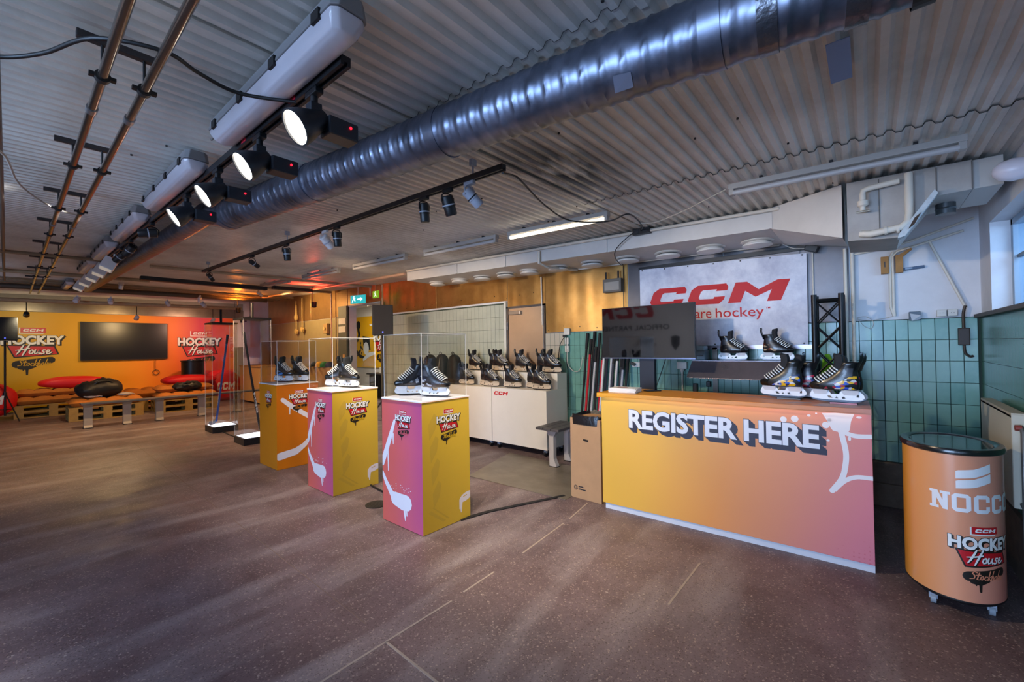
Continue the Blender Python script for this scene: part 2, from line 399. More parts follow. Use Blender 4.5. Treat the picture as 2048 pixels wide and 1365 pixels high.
strip((-1.85, .62), (-1.85, 1.62)); strip((-1.86, 1.72), (-1.87, 2.0)); strip((-1.88, 2.3), (-1.93, 2.9)); strip((-1.94, 3.0), (-2.0, 3.4))
strip((-.88, 2.35), (-.88, 2.92)); strip((-1.1, 1.18), (-1.85, 1.19))
faint = mat('floor_joint', '#75625a', .7)
inlay = mat('floor_joint', '#75625a', .7); strip((-2.05, 1.2), (-4.2, 1.22), .005, .0006); strip((-4.6, 1.22), (-9, 1.25), .005, .0006)

# deck: corrugated roof sheets, running across the room, lapped over each other
def deck_material():
    m, nt, b, N, L = newmat('painted_deck'); oc = objcoord(nt)
    n = N.new('ShaderNodeTexNoise'); n.inputs['Scale'].default_value = 1.1; n.inputs['Detail'].default_value = 8; n.inputs['Roughness'].default_value = .7; L.new(oc, n.inputs['Vector'])
    cr = N.new('ShaderNodeValToRGB'); cr.color_ramp.elements[0].position = .3; cr.color_ramp.elements[0].color = lin('#bdb8b0')
    cr.color_ramp.elements[1].position = .62; cr.color_ramp.elements[1].color = lin('#e4e1da'); L.new(n.outputs['Fac'], cr.inputs[0])
    # soot stain that spreads from one old leak, long in the direction of the ribs
    mp = N.new('ShaderNodeMapping'); mp.inputs['Location'].default_value = (1.52*2.6, -2.36*1.5, -2.6*1); mp.inputs['Scale'].default_value = (2.6, 1.5, 1); L.new(oc, mp.inputs[0])
    ln = N.new('ShaderNodeVectorMath'); ln.operation = 'LENGTH'; L.new(mp.outputs[0], ln.inputs[0])
    n2 = N.new('ShaderNodeTexNoise'); n2.inputs['Scale'].default_value = 5; n2.inputs['Detail'].default_value = 6
    mp2 = N.new('ShaderNodeMapping'); mp2.inputs['Scale'].default_value = (3.2, .55, 1); L.new(oc, mp2.inputs[0]); L.new(mp2.outputs[0], n2.inputs['Vector'])
    r = N.new('ShaderNodeMapRange'); r.inputs[1].default_value = .1; r.inputs[2].default_value = 1.25; r.inputs[3].default_value = 1; r.inputs[4].default_value = 0; L.new(ln.outputs['Value'], r.inputs[0])
    ml = N.new('ShaderNodeMath'); ml.operation = 'MULTIPLY'; L.new(r.outputs[0], ml.inputs[0])
    r2_ = N.new('ShaderNodeMapRange'); r2_.inputs[1].default_value = .34; r2_.inputs[2].default_value = .52; L.new(n2.outputs['Fac'], r2_.inputs[0]); L.new(r2_.outputs[0], ml.inputs[1])
    mx = N.new('ShaderNodeMix'); mx.data_type = 'RGBA'; mx.inputs[7].default_value = lin('#15100c'); L.new(ml.outputs[0], mx.inputs[0]); L.new(cr.outputs[0], mx.inputs[6])
    L.new(mx.outputs[2], b.inputs['Base Color']); b.inputs['Roughness'].default_value = .42
    return m
deckm = deck_material()
ceil_root = bpy.data.objects.new('ceiling', None); COL.objects.link(ceil_root); struct(ceil_root)
def sheet(x0, x1, y0, y1, dz):
    pitch, dep = .076, .02; b = B(); n = int(round((x1-x0)/pitch)); xs = []
    for k in range(n):
        a = x0+k*pitch
        xs += [(a, 0), (a+pitch*.34, 0), (a+pitch*.52, dep), (a+pitch*.82, dep)]
    xs.append((x0+n*pitch, 0)); vs = []
    for y in (y0, y1):
        for x, d in xs: vs.append((x, y, CZ(x, y)+d+dz))
    m = len(xs); b.add(vs, [(i, i+1, m+i+1, m+i) for i in range(m-1)]); b.build('roof_sheet', deckm, ceil_root, recalc=False)
XS = [-16.3, -12.2, -8.1, -4.0, -1.77, .9]
YS = [-6.2, -2.55, -.62, 1.31, 3.08, 5.05]
for i in range(5):
    for j in range(5):
        sheet(XS[i], XS[i+1]+(.06 if i < 4 else .1), YS[j]-(.03 if j else 0), YS[j+1]+(.03 if j < 4 else 0), .0035*((i+j) % 2)+.002*(j % 2))
def seam(x0, x1, y):
    pts = []; k0 = int((x0+1.77)/.076); x = -1.77+k0*.076
    while x < x1:
        for dx, d in ((0, 0), (.0258, 0), (.0395, .02), (.0623, .02)): pts.append((x+dx, y, CZ(x+dx, y)+d-.002))
        x += .076
    B().tube(pts, .0014, 4).build('lap_seam', mat('seam_dark', '#2a2623', .8), ceil_root)
seam(-1.77, .6, 3.05); seam(-1.77, .2, 1.28)
B().box(XF-.3, YN-.3, 3.05, XR+.5, YB+.2, 3.15).build('roof_slab', mat('slab', '#55504a', .9), ceil_root)
screw = mat('fastener', '#2b2825', .6)
for k in range(34):
    x = random.uniform(-3.6, .5); y = random.uniform(.1, 4.0); x = -16.3+round((x+16.3)/.076)*.076+.013
    B().cyl((x, y, CZ(x, y)+.004), (x, y, CZ(x, y)-.004), .006, 6).build('fastener', screw, ceil_root)

# walls -------------------------------------------------------------
plaster = mat('white_plaster', '#d6d7dc', .75, var=.10, vscale=3, bump=.15, bscale=25)
grout = mat('grout', '#22352f', .85)
concrete = mat('plinth_concrete', '#6a5b50', .85, var=.3, vscale=9, bump=.3, bscale=30)
dim = mat('dim_plaster', '#8d867c', .8, var=.1)
wb = bpy.data.objects.new('wall_back', None); COL.objects.link(wb); struct(wb)
DX0, DX1, DZ = -9.15, -7.76, 2.42      # door opening
B().box(DX1, YB, 0, XR+.4, YB+.2, 3.05).build('masonry', plaster, wb)
B().box(XF-.2, YB, 0, DX0, YB+.2, 3.05).build('masonry', plaster, wb)
B().box(DX0, YB, DZ, DX1, YB+.2, 3.05).build('masonry', plaster, wb)
B().box(-3.57, YB-.012, .38, XR, YB-.001, 1.63).build('grout_bed', grout, wb)
# tiles: the ones in front, each its own piece
def tile_mat():
    m, nt, b, N, L = newmat('green_tile'); oi = N.new('ShaderNodeObjectInfo'); oc = objcoord(nt)
    cr = N.new('ShaderNodeValToRGB'); cr.color_ramp.elements[0].color = lin('#5d8f88'); cr.color_ramp.elements[1].color = lin('#739f96'); L.new(oi.outputs['Random'], cr.inputs[0])
    n = N.new('ShaderNodeTexNoise'); n.inputs['Scale'].default_value = 14; n.inputs['Detail'].default_value = 5; L.new(oc, n.inputs['Vector'])
    mx = N.new('ShaderNodeMix'); mx.data_type = 'RGBA'; mx.inputs[7].default_value = lin('#7aa898')
    r = N.new('ShaderNodeMapRange'); r.inputs[1].default_value = .5; r.inputs[2].default_value = .8; r.inputs[4].default_value = .5; L.new(n.outputs['Fac'], r.inputs[0]); L.new(r.outputs[0], mx.inputs[0])
    L.new(cr.outputs[0], mx.inputs[6]); L.new(mx.outputs[2], b.inputs['Base Color']); b.inputs['Roughness'].default_value = .22
    return m
tm = tile_mat(); TW, TH, TG = .0815, .1775, .0035
tb = B(); tb.box(0, 0, 0, TW-TG, -.009, TH-TG); tproto = tb.build('tile', tm, wb, bevel=.0015, bseg=1); tme = tproto.data
first = True; ntile = 0; field = B()
ncol = int((XR+3.57)/TW)
for c in range(ncol):
    for r in range(7):
        x = -3.57+c*TW; z = .385+r*TH
        if x > -2.72:
            o = tproto if first else link('tile', tme, wb); first = False
            o.location = (x, YB-.012, z); o.rotation_euler = (random.uniform(-.004, .004), 0, random.uniform(-.006, .006))
        else: field.box(x, YB-.021, z, x+TW-TG, YB-.012, z+TH-TG)
tag(field.build('tile_field', mat('green_tile_field', '#6a9a90', .22, var=.12, vscale=8), wb), kind='stuff')
for c in range(4):
    for r in (5, 6):
        B().box(-3.57+c*TW, YB-.0225, .385+r*TH, -3.57+(c+1)*TW-TG, YB-.0215, .385+(r+1)*TH-TG).build('beige_tile', mat('beige_tile', '#b9b2a2', .25), wb) if (c < 3 or r == 6) else None
# paler tiling left of the metal door, up to a higher line
pale = B(); PW, PH = .0905, .197
B().box(-7.72, YB-.012, .1, -4.34, YB-.001, 2.13).build('grout_bed', mat('grout_pale', '#3d4a3c', .85), wb)
for c in range(int(3.38/PW)):
    for r in range(10):
        x = -7.72+c*PW; z = .14+r*PH
        if x+PW > -4.34: continue
        pale.box(x, YB-.02, z, x+PW-.004, YB-.012, z+PH-.004)
tag(pale.build('pale_tile_field', mat('pale_tile', '#b0b8ac', .22, var=.1, vscale=5), wb), kind='stuff')
B().box(-4.345, YB-.05, .1, -4.30, YB-.001, 2.15).build('corner_trim', mat('trim_white', '#cfd2cc', .5), wb)
B().box(-3.57, YB-.06, 0, XR, YB-.001, .38).build('plinth', concrete, wb, bevel=.01)
B().box(-.1, YB-.10, .0, XR, YB-.001, .2).build('plinth', concrete, wb, bevel=.012)
# sheet metal cladding above the tiles; warm light painted in as gold and brown
def warm_lit_sheet():
    m, nt, b, N, L = newmat('warm_lit_sheet'); oc = objcoord(nt)
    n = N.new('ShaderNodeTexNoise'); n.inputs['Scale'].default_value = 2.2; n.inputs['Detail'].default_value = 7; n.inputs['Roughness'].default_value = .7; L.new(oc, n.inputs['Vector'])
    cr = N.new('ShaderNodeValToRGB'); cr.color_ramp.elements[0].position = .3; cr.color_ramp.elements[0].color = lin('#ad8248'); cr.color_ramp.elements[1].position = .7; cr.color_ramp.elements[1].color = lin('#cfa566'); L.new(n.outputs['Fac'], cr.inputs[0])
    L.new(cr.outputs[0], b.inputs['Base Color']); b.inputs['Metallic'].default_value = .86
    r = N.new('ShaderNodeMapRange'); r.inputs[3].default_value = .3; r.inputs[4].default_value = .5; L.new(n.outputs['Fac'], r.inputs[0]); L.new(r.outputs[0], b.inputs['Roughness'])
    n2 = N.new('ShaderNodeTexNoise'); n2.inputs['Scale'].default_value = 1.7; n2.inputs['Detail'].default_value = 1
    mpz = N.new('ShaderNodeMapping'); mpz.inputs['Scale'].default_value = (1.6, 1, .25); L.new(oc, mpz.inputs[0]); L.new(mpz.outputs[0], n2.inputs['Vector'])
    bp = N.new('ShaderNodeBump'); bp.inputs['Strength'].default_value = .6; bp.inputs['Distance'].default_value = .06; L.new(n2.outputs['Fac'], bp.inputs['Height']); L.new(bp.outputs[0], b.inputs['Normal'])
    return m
sm = warm_lit_sheet(); steel_grey = mat('grey_sheet', '#6d6a6c', .38, .75, var=.18, vscale=3, rvar=.1)
warm_lit_brown = mat('warm_lit_brown_sheet', '#a07c4c', .36, .45, var=.25, vscale=2.5, rvar=.1, bump=.2, bscale=2)
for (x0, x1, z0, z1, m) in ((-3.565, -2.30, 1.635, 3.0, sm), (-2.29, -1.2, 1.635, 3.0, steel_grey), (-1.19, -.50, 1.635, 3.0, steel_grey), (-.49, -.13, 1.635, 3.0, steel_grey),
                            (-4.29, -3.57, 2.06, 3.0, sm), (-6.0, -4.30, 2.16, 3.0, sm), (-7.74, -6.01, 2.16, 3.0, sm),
                            (-9.14, -7.77, DZ+.02, 3.0, warm_lit_brown), (-11.0, -9.16, 2.2, 3.0, warm_lit_brown), (-13.8, -11.01, 2.2, 3.0, warm_lit_brown)):
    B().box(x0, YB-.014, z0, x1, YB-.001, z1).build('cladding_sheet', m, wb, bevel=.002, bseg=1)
for (x0, x1, z0, z1) in ((-11.4, -9.62, 0, 2.19), (-13.8, -11.41, 0, 2.19)):
    B().box(x0, YB-.012, z0, x1, YB-.001, z1).build('wall_board', mat('beige_board', '#9a8b66', .45, var=.08), wb)
rv = mat('rivet', '#5c4a34', .5, .6)
for k in range(26):
    x = -6.9+k*.26; z = 2.22 if x < -3.57 else 1.7
    B().cyl((x, YB-.014, z+.03*math.sin(k*2.3)), (x, YB-.020, z+.03*math.sin(k*2.3)), .008, 6).build('rivet', rv, wb)

# metal service door in the tiled wall
d3 = struct(B().box(-4.255, YB-.035, .02, -3.60, YB-.002, 2.03).build('door_1', mat('door_sheet', '#d0b294', .33, .5, var=.12, vscale=2, rvar=.12), bevel=.004))
B().box(-4.295, YB-.045, 0, -4.26, YB-.003, 2.06).build('door_frame', steel_grey, d3)
B().box(-3.595, YB-.045, 0, -3.57, YB-.003, 2.06).build('door_frame', steel_grey, d3)
B().box(-4.295, YB-.045, 2.035, -3.57, YB-.003, 2.06).build('door_frame', steel_grey, d3)
B().box(-4.22, YB-.085, 1.93, -3.99, YB-.036, 1.985).build('door_closer', mat('closer', '#a89d92', .35, .6), d3, bevel=.006)
B().cyl((-4.27, YB-.05, 1.7), (-4.27, YB-.05, 1.82), .012, 8).build('hinge', steel_grey, d3)
B().cyl((-4.27, YB-.05, .3), (-4.27, YB-.05, .42), .012, 8).build('hinge', steel_grey, d3)

# far wall with its printed panel
yw = grad('far_wall_print', (0, .2, 0), .04, [(0, '#c79a00'), (.25, '#d8a000'), (.52, '#f08c00'), (.68, '#ee6a12'), (.80, '#d23850'), (.93, '#e05030'), (1, '#e06a10')], .5)
wl = bpy.data.objects.new('wall_left', None); COL.objects.link(wl); struct(wl)
B().box(XF-.2, YN-.2, 0, XF-.02, YB+.2, 3.1).build('masonry', dim, wl)
B().box(XF-.02, -1.6, .02, XF, 4.72, 2.50).build('printed_panel', yw, wl)
B().box(XF-.02, -2.0, 2.51, XF+.02, 5.0, 2.78).build('steel_band', mat('band_steel', '#9a8f80', .28, .9, var=.2, vscale=3), wl)
fm = plane((XF, 0, 0), (0, 1, 0), (0, 0, 1), (1, 0, 0))
logo(wl, fm, .345, 2.10, 1.06, .004, ink=mat('print_wallyellow', '#c79a00', .5))
logo(wl, fm, 3.80, 2.07, 1.12, .004, ink=mat('print_wallpink', '#d23850', .5))
# window wall
wr = bpy.data.objects.new('wall_right', None); COL.objects.link(wr); struct(wr)
WY0, WY1, WZ0, WZ1 = 2.55, 4.62, 1.64, 2.30
for (y0, y1, z0, z1) in ((YN, WY0, 0, 3.05), (WY1, YB, 0, 3.05), (WY0, WY1, 0, WZ0), (WY0, WY1, WZ1, 3.05)):
    B().box(XR, y0, z0, XR+.34, y1, z1).build('masonry', plaster, wr)
tr = B()
for r in range(7):
    for c in range(92):
        y = -2.49+c*TW; tr.box(XR-.009, y, .385+r*TH, XR-.0005, y+TW-.003, .385+(r+1)*TH-.003)
tag(tr.build('tile_field', mat('green_tile_side', '#4a7a6c', .25, var=.15, vscale=6), wr), kind='stuff')
B().box(XR-.05, -2.5, 1.615, XR+.2, YB-.06, 1.645).build('ledge', mat('stone_ledge', '#4f4c4c', .6, var=.2), wr, bevel=.004)
B().box(XR-.03, -2.5, 0, XR-.001, YB-.1, .383).build('plinth', concrete, wr)
win = bpy.data.objects.new('window_1', None); COL.objects.link(win); struct(win)
fmw = mat('window_frame', '#8fa3b5', .4)
X = XR+.13
for (y0, y1, z0, z1) in ((WY0, WY1, WZ0, WZ0+.045), (WY0, WY1, WZ1-.045, WZ1), (WY0, WY0+.05, WZ0, WZ1), (WY1-.05, WY1, WZ0, WZ1)):
    B().box(X-.03, y0, z0, X+.03, y1, z1).build('frame_bar', fmw, win, bevel=.004)
for k in range(1, 6):
    y = WY0+k*(WY1-WY0)/6; B().box(X-.015, y-.012, WZ0, X+.015, y+.012, WZ1).build('mullion', mat('dark_bar', '#37424c', .4), win)
B().box(X-.012, WY0, 2.02, X+.012, WY1, 2.04).build('glazing_bar', MATS['dark_bar'], win)
for k in range(6):
    y = WY0+k*(WY1-WY0)/6; B().box(X-.003, y+.012, WZ0+.04, X+.003, y+(WY1-WY0)/6-.012, WZ1-.04).build('pane', acrylic('pane_glass', (.85, .93, 1), .08), win)
# near wall with the shop front, behind the camera
wn = bpy.data.objects.new('wall_near', None); COL.objects.link(wn); struct(wn)
for (x0, x1, z0, z1) in ((XF-.2, -4.6, 0, 3.05), (-4.6, XR+.34, 2.5, 3.05), (.3, XR+.34, 0, 2.5)):
    B().box(x0, YN-.15, z0, x1, YN, z1).build('masonry', dim, wn)
win2 = bpy.data.objects.new('window_2', None); COL.objects.link(win2); struct(win2)
for k in range(6):
    x = -4.6+k*.98; B().box(x-.03, YN-.1, 0, x+.03, YN-.04, 2.5).build('frame_bar', MATS['dark_bar'], win2)
for k in range(5):
    x = -4.6+k*.98; B().box(x+.03, YN-.075, .02, x+.95, YN-.068, 2.48).build('pane', acrylic('pane_glass'), win2)
# corridor behind the open doorway
cor = bpy.data.objects.new('wall_corridor', None); COL.objects.link(cor); struct(cor)
cw = mat('corridor_white', '#cfc9bd', .7, var=.06)
B().box(-14.2, 7.25, 0, -6.4, 7.4, 2.9).build('masonry', cw, cor)
B().box(-14.2, YB+.2, 2.75, -6.4, 7.4, 2.9).build('corridor_ceiling', mat('corridor_ceiling_white', '#d8d4c8', .7), cor)
B().box(-14.3, YB+.2, 0, -14.1, 7.4, 2.9).build('masonry', cw, cor); B().box(-6.5, YB+.2, 0, -6.3, 7.4, 2.9).build('masonry', cw, cor)
light('corridor_light', 'AREA', (-10.4, 6.2, 2.70), (-10.4, 6.2, 0), 55, (1, .95, .86), 2.6, .5)
for k in range(4):
    B().box(-13.5+k*1.7, 6.1, 2.60, -12.0+k*1.7, 6.2, 2.66).build('duct_rail', mat('rail_white', '#d6d2c6', .5), cor)
d2 = bpy.data.objects.new('door_2', None); COL.objects.link(d2); struct(d2)
dg = mat('door_grey', '#5c5d55', .5, .2, var=.1)
B().box(DX0-.37, YB-.05, 0, DX0, YB+.02, DZ+.02).build('side_panel', dg, d2)
B().box(DX1, YB-.05, 0, DX1+.05, YB+.02, DZ+.02).build('door_frame', dg, d2)
for z in (2.02, 1.83):
    B().box(DX0-.35, YB-.058, z, DX0-.03, YB-.051, z+.14).build('notice', mat('notice_paper', '#c9c7be', .7, var=.12, vscale=60), d2)
B().box(DX0-.16, YB-.058, 1.22, DX0-.08, YB-.051, 1.32).build('notice', mat('notice_amber', '#c79a5a', .7), d2)
# ------------------------------------------------------------------ boxed air duct along the back wall
white = mat('painted_white', '#cfccc8', .5, var=.07, vscale=4)
white2 = mat('painted_white_warm', '#d6cfc2', .5, var=.08, vscale=4)
soff = thing('soffit_duct', 'long white boxed air duct under the ceiling above the banner', 'duct', (0, 0, 0))
SB = lambda x: 2.40-.0254*x
def prismx(b, pts0, pts1):  # two 3D quads joined
    b.loft([[Vector(p) for p in pts0], [Vector(p) for p in pts1]])
xs = [-5.75, -4.55, -3.62, -2.16, -.62]
for a, c in zip(xs[:-1], xs[1:]):
    b = B(); a2, c2 = a+.002, c-.002
    prismx(b, [(a2, 4.17, SB(a)), (a2, 4.17, CZ(a, 4.17)-.005), (a2, 4.985, CZ(a, 4.98)-.005), (a2, 4.985, SB(a))], [(c2, 4.17, SB(c)), (c2, 4.17, CZ(c, 4.17)-.005), (c2, 4.985, CZ(c, 4.98)-.005), (c2, 4.985, SB(c))])
    b.build('duct_section', white, soff)
    B().box(c-.012, 4.158, SB(c), c+.012, 4.168, CZ(c, 4.17)-.01).build('cover_strip', white, soff)
b = B(); prismx(b, [(-.62, 4.17, SB(-.62)), (-.62, 4.17, CZ(-.62, 4.17)-.005), (-.62, 4.985, CZ(0, 5)-.005), (-.62, 4.985, 2.41)], [(-.13, 3.85, 2.19), (-.13, 3.85, CZ(-.13, 3.85)-.005), (-.13, 4.985, CZ(0, 5)-.005), (-.13, 4.985, 2.32)])
b.build('duct_section', white, soff)
B().tube([(-5.7, 4.13, CZ(-5.7, 4.13)-.03), (-.55, 4.13, CZ(-.55, 4.13)-.03)], .016, 8).build('edge_conduit', white2, soff, 40)
# round supply diffusers underneath
dm = mat('diffuser_white', '#d9d6d0', .4); dk = mat('diffuser_gap', '#15120f', .7)
vx = [-.80, -1.22, -1.65, -2.12, -2.58, -3.08, -3.55, -3.98, -4.45, -4.95, -5.5]
say = ['round white ceiling diffuser nearest the right corner, above banner end', 'round white ceiling diffuser above the right half of the banner', 'round white ceiling diffuser with dark gap above the banner middle',
       'round white ceiling diffuser touched by a hanging black cable', 'round white ceiling diffuser just right of the angled conduit', 'round white ceiling diffuser with dark gap behind the angled conduit',
       'round white ceiling diffuser above the steel door, right one', 'round white ceiling diffuser above the steel door, left one', 'third round white ceiling diffuser from the far end of the duct',
       'second round white ceiling diffuser from the far end of the duct', 'round white ceiling diffuser at the far end of the boxed duct']
for k, x in enumerate(vx):
    op = k in (2, 3, 4, 5, 7, 8)
    z = SB(x); t = thing('air_diffuser', say[k], 'vent', (x, 4.60, z), 0, 'round diffusers under the boxed duct'); t.scale = (1.2, 1.2, 1.35)
    B().lathe([(.085, 0), (.085, -.02)], 24).build('neck', dk if op else dm, t, 30)
    B().lathe([(.03, -.019), (.10, -.021), (.108, -.028), (.106, -.036), (.07, -.044), (.001, -.046)], 28).build('disc', dm, t, 30)
    B().lathe([(.115, .0), (.118, -.006), (.105, -.012), (.086, -.013)], 28).build('rim', dm, t, 30)

# plant box in the right corner: deep at the left, slanted torn underside, shallow at the right
pb = thing('corner_duct_box', 'white duct box with slanted torn underside in the right corner', 'duct', (0, 0, 0))
dirty = mat('painted_dirty', '#a9a49f', .6, var=.16, vscale=5)
poly = [(-.10, 2.15), (.12, 2.13), (.17, 2.13), (.335, 2.36), (.50, 2.365), (.50, 2.545), (-.10, 2.555)]
B().prism([poly], lambda u, v, t: Vector((u, t, v)), 3.78, 4.30).build('box_body', dirty, pb)
B().box(.505, 3.80, 2.37, XR-.06, 4.30, 2.545).build('box_end', mat('painted_grey', '#b5b2ae', .55), pb)  # end box in plain grey paint, a little paler than the body
b = B(); b.prism([[(.155, 2.11), (.19, 2.12), (.345, 2.36), (.33, 2.385), (.16, 2.135)]], lambda u, v, t: Vector((u, t, v)), 3.70, 3.78); b.build('slanted_flashing', mat('flashing', '#b9c0c4', .5, var=.25, vscale=18), pb)
b = B(); b.prism([[(.205, 2.16), (.235, 2.185), (.268, 2.255), (.235, 2.225)]], lambda u, v, t: Vector((u, t, v)), 3.695, 3.70); b.build('torn_patch', mat('rust_tear', '#3a2a22', .8), pb)
B().lathe([(.05, 2.362), (.05, 2.33), (.054, 2.327), (.05, 2.322), (.05, 2.29)], 20, (.41, 4.05)).build('spigot', mat('galv_dark', '#585b5d', .4, .8), pb, 30)
for x in (.07, .345, .5): B().box(x-.003, 3.776, 2.16 if x < .3 else 2.37, x+.003, 3.7805, 2.54).build('sheet_joint', mat('joint_dark', '#6b6763', .8), pb)
vp = thing('valve_pipework', 'white painted pipes with a tap on the corner duct box', 'pipes', (0, 0, 0))
B().tube([(.17, 3.72, 2.485), (.02, 3.72, 2.475), (-.01, 3.72, 2.465), (-.015, 3.72, 2.44), (-.015, 3.72, 2.40)], .018, 10).build('pipe', white2, vp, 40)
B().lathe([(.018, 2.40), (.03, 2.395), (.03, 2.365), (.015, 2.355), (.015, 2.33)], 12, (-.015, 3.72)).build('tap', white2, vp, 40)
B().cyl((-.05, 3.72, 2.325), (.02, 3.72, 2.325), .006, 6).build('tap_handle', mat('old_brass', '#8f8574', .4, .6), vp)
B().tube([(.215, 3.74, 2.53), (.215, 3.74, 2.27), (.205, 3.72, 2.21), (.17, 3.71, 2.18), (.02, 3.72, 2.165), (-.03, 3.74, 2.18)], .022, 10).build('pipe', white2, vp, 40)
for x in (.09, .15): B().cyl((x, 3.715, 2.173), (x+.015, 3.714, 2.174), .028, 10).build('coupling', white2, vp)

# ------------------------------------------------------------------ spiral air duct under the deck
def galv():
    m, nt, b, N, L = newmat('galvanised'); oc = objcoord(nt)
    n = N.new('ShaderNodeTexNoise'); n.inputs['Scale'].default_value = 9; n.inputs['Detail'].default_value = 6; L.new(oc, n.inputs['Vector'])
    cr = N.new('ShaderNodeValToRGB'); cr.color_ramp.elements[0].color = lin('#5d6473'); cr.color_ramp.elements[1].color = lin('#868da0'); cr.color_ramp.elements[0].position = .3; cr.color_ramp.elements[1].position = .7; L.new(n.outputs['Fac'], cr.inputs[0])
    L.new(cr.outputs[0], b.inputs['Base Color']); b.inputs['Metallic'].default_value = .85
    r = N.new('ShaderNodeMapRange'); r.inputs[3].default_value = .26; r.inputs[4].default_value = .46; L.new(n.outputs['Fac'], r.inputs[0]); L.new(r.outputs[0], b.inputs['Roughness'])
    return m
gv = galv()
def dpt(x, R=.108, gap=.02):
    y = 1.352+(x+1)*(.676-1.352)/-7; return Vector((x, y, CZ(x, y)-gap-R))
def spiral(b, x0, x1, R, seg=40, pitch=.072, shift=0):
    """duct wall with helical ridges"""
    A, Z = dpt(x0), dpt(x1); A.z += shift; Z.z += shift; d = (Z-A); ln = d.length; d.normalize(); u = Vector((0, 0, 1)); s = d.cross(u).normalized(); u = s.cross(d)
    n = int(ln/pitch*6); rings = []
    for i in range(n+1):
        t = ln*i/n; ring = []
        for k in range(seg):
            a = 2*PI*k/seg; ph = (t/pitch-k/seg) % 1.0
            rr = R+(.0045 if (ph < .12 or ph > .88) else 0)+(.0018 if .42 < ph < .58 else 0)
            ring.append(A+d*t+(s*math.cos(a)+u*math.sin(a))*rr)
        rings.append(ring)
    b.loft(rings)
duct = thing('spiral_duct', 'large galvanised spiral air duct crossing the whole ceiling', 'duct', (0, 0, 0))
for a, c in ((.75, -.35), (-.355, -1.5), (-1.505, -2.6), (-2.605, -3.75)):
    b = B(); spiral(b, a, c, .108); b.build('duct_length', gv, duct, 35)
    p = dpt(c); q = dpt(c-.03); B().cyl(p+(p-q), q, .1135, 40).build('joint_band', gv, duct, 35)
p, q = dpt(-3.76), dpt(-3.95); B().cyl(p, q+Vector((0, -.05, .02)), .108, 40, .078).build('reducer', gv, duct, 35)
def d2(x):
    p = dpt(x); t = (x+3.95)/(-8.5); return Vector((x, .985+t*(-.02), CZ(x, .98)-.11))
b = B(); rings = []
n = 300
for i in range(n+1):
    x = -3.93-(11.8-3.93)*i/n; c = d2(x)
    rings.append([c+Vector((0, math.cos(2*PI*k/28), math.sin(2*PI*k/28)))*(.078+(.003 if i % 4 == 0 else 0)) for k in range(28)])
b.loft(rings); b.build('branch_length', gv, duct, 35)
foil = mat('foil_tape', '#63656c', .3, .85, bump=.5, bscale=30)
for x in (-.18, .02): B().cyl(dpt(x), dpt(x-.05), .1145, 40).build('tape_band', foil, duct, 35)
b = B(); A = dpt(-.62); A.y += .0
pts = [A+Vector((dx, -math.sin(t)*.1148, -math.cos(t)*.1148)) for dx, t in ((-.035, .35), (.03, .3), (.04, .75), (-.02, .85))]
b.add(pts, [(0, 1, 2, 3)]); b.build('tape_patch', mat('tape_pale', '#8b93a8', .35, .5), duct)
strapm = mat('strap_black', '#121316', .55)
b = B(); C0 = dpt(.12); b.loft([[C0+Vector((dx, math.cos(a)*.117, math.sin(a)*.117)) for a in [PI*k/20-PI for k in range(21)]] for dx in (-.02, .025)], False, False, False); b.build('hanger_strap', strapm, duct)
b = B(); C0 = dpt(.22); b.loft([[C0+Vector((dx+.06*k/20, math.cos(a)*.117, math.sin(a)*.117)) for k, a in enumerate([PI*k/20-PI for k in range(21)])] for dx in (-.012, .012)], False, False, False); b.build('hanger_strap', strapm, duct)
for x in (-2.9, -5.5, -8.0):
    c = dpt(x) if x > -3.9 else d2(x); r = .112 if x > -3.9 else .083
    B().box(c.x-.012, c.y+r*.7, c.z-.02, c.x+.012, c.y+r*.7+.012, CZ(c.x, c.y)).build('hanger_bracket', strapm, duct)
bp_ = B(); bp_.box(-.10, 1.9, CZ(0, 2)-.03, -.03, 2.2, CZ(0, 2)-.027); tag(bp_.build('blue_card', mat('blue_card', '#7d97c4', .6)), 'small blue sheet hanging under the deck behind the big duct', 'sheet')

# ------------------------------------------------------------------ twin steel pipes on trapeze hangers
ps = mat('pipe_steel', '#8a8078', .22, .95, var=.1, vscale=5)
clampm = mat('clamp_dark', '#2e2d2e', .5, .5)
def ceil_pipe(label, y, z_off, x0, x1, r, xs_):
    t = thing('steel_pipe', label, 'pipe', (0, 0, 0), 0, 'twin pipes under the ceiling')
    P = lambda x: Vector((x, y-.003*(x+1.4), CZ(x, y)-z_off))
    B().tube([P(x0), P(-5), P(x1)], r, 14).build('pipe_run', ps, t, 40)
    for x in xs_:
        c = P(x)
        B().cyl(c+Vector((.012, 0, 0)), c-Vector((.012, 0, 0)), r+.007, 14).build('clamp', clampm, t, 40)
        B().box(c.x-.01, c.y-.035, c.z-.006, c.x+.01, c.y+.035, c.z+.006).build('clamp_ear', clampm, t)
        B().cyl(c, (c.x, c.y, CZ(c.x, c.y)-.045), .005, 6).build('rod', clampm, t)
    for x in (-2.35, -5.0):
        c = P(x); B().cyl(c+Vector((.02, 0, 0)), c-Vector((.02, 0, 0)), r+.004, 14).build('sleeve', mat('sleeve_steel', '#a5a6ab', .3, .9), t, 40)
    return t
HX = [-2.03, -3.2, -4.35, -5.5, -6.8, -8.1, -9.4, -10.8]
ceil_pipe('slim shiny steel pipe under the ceiling, left one of the pair', .203, .16, .6, -13.3, .0145, HX)
ceil_pipe('slim shiny steel pipe under the ceiling, right one of the pair', .315, .16, .6, -13.2, .0145, HX)
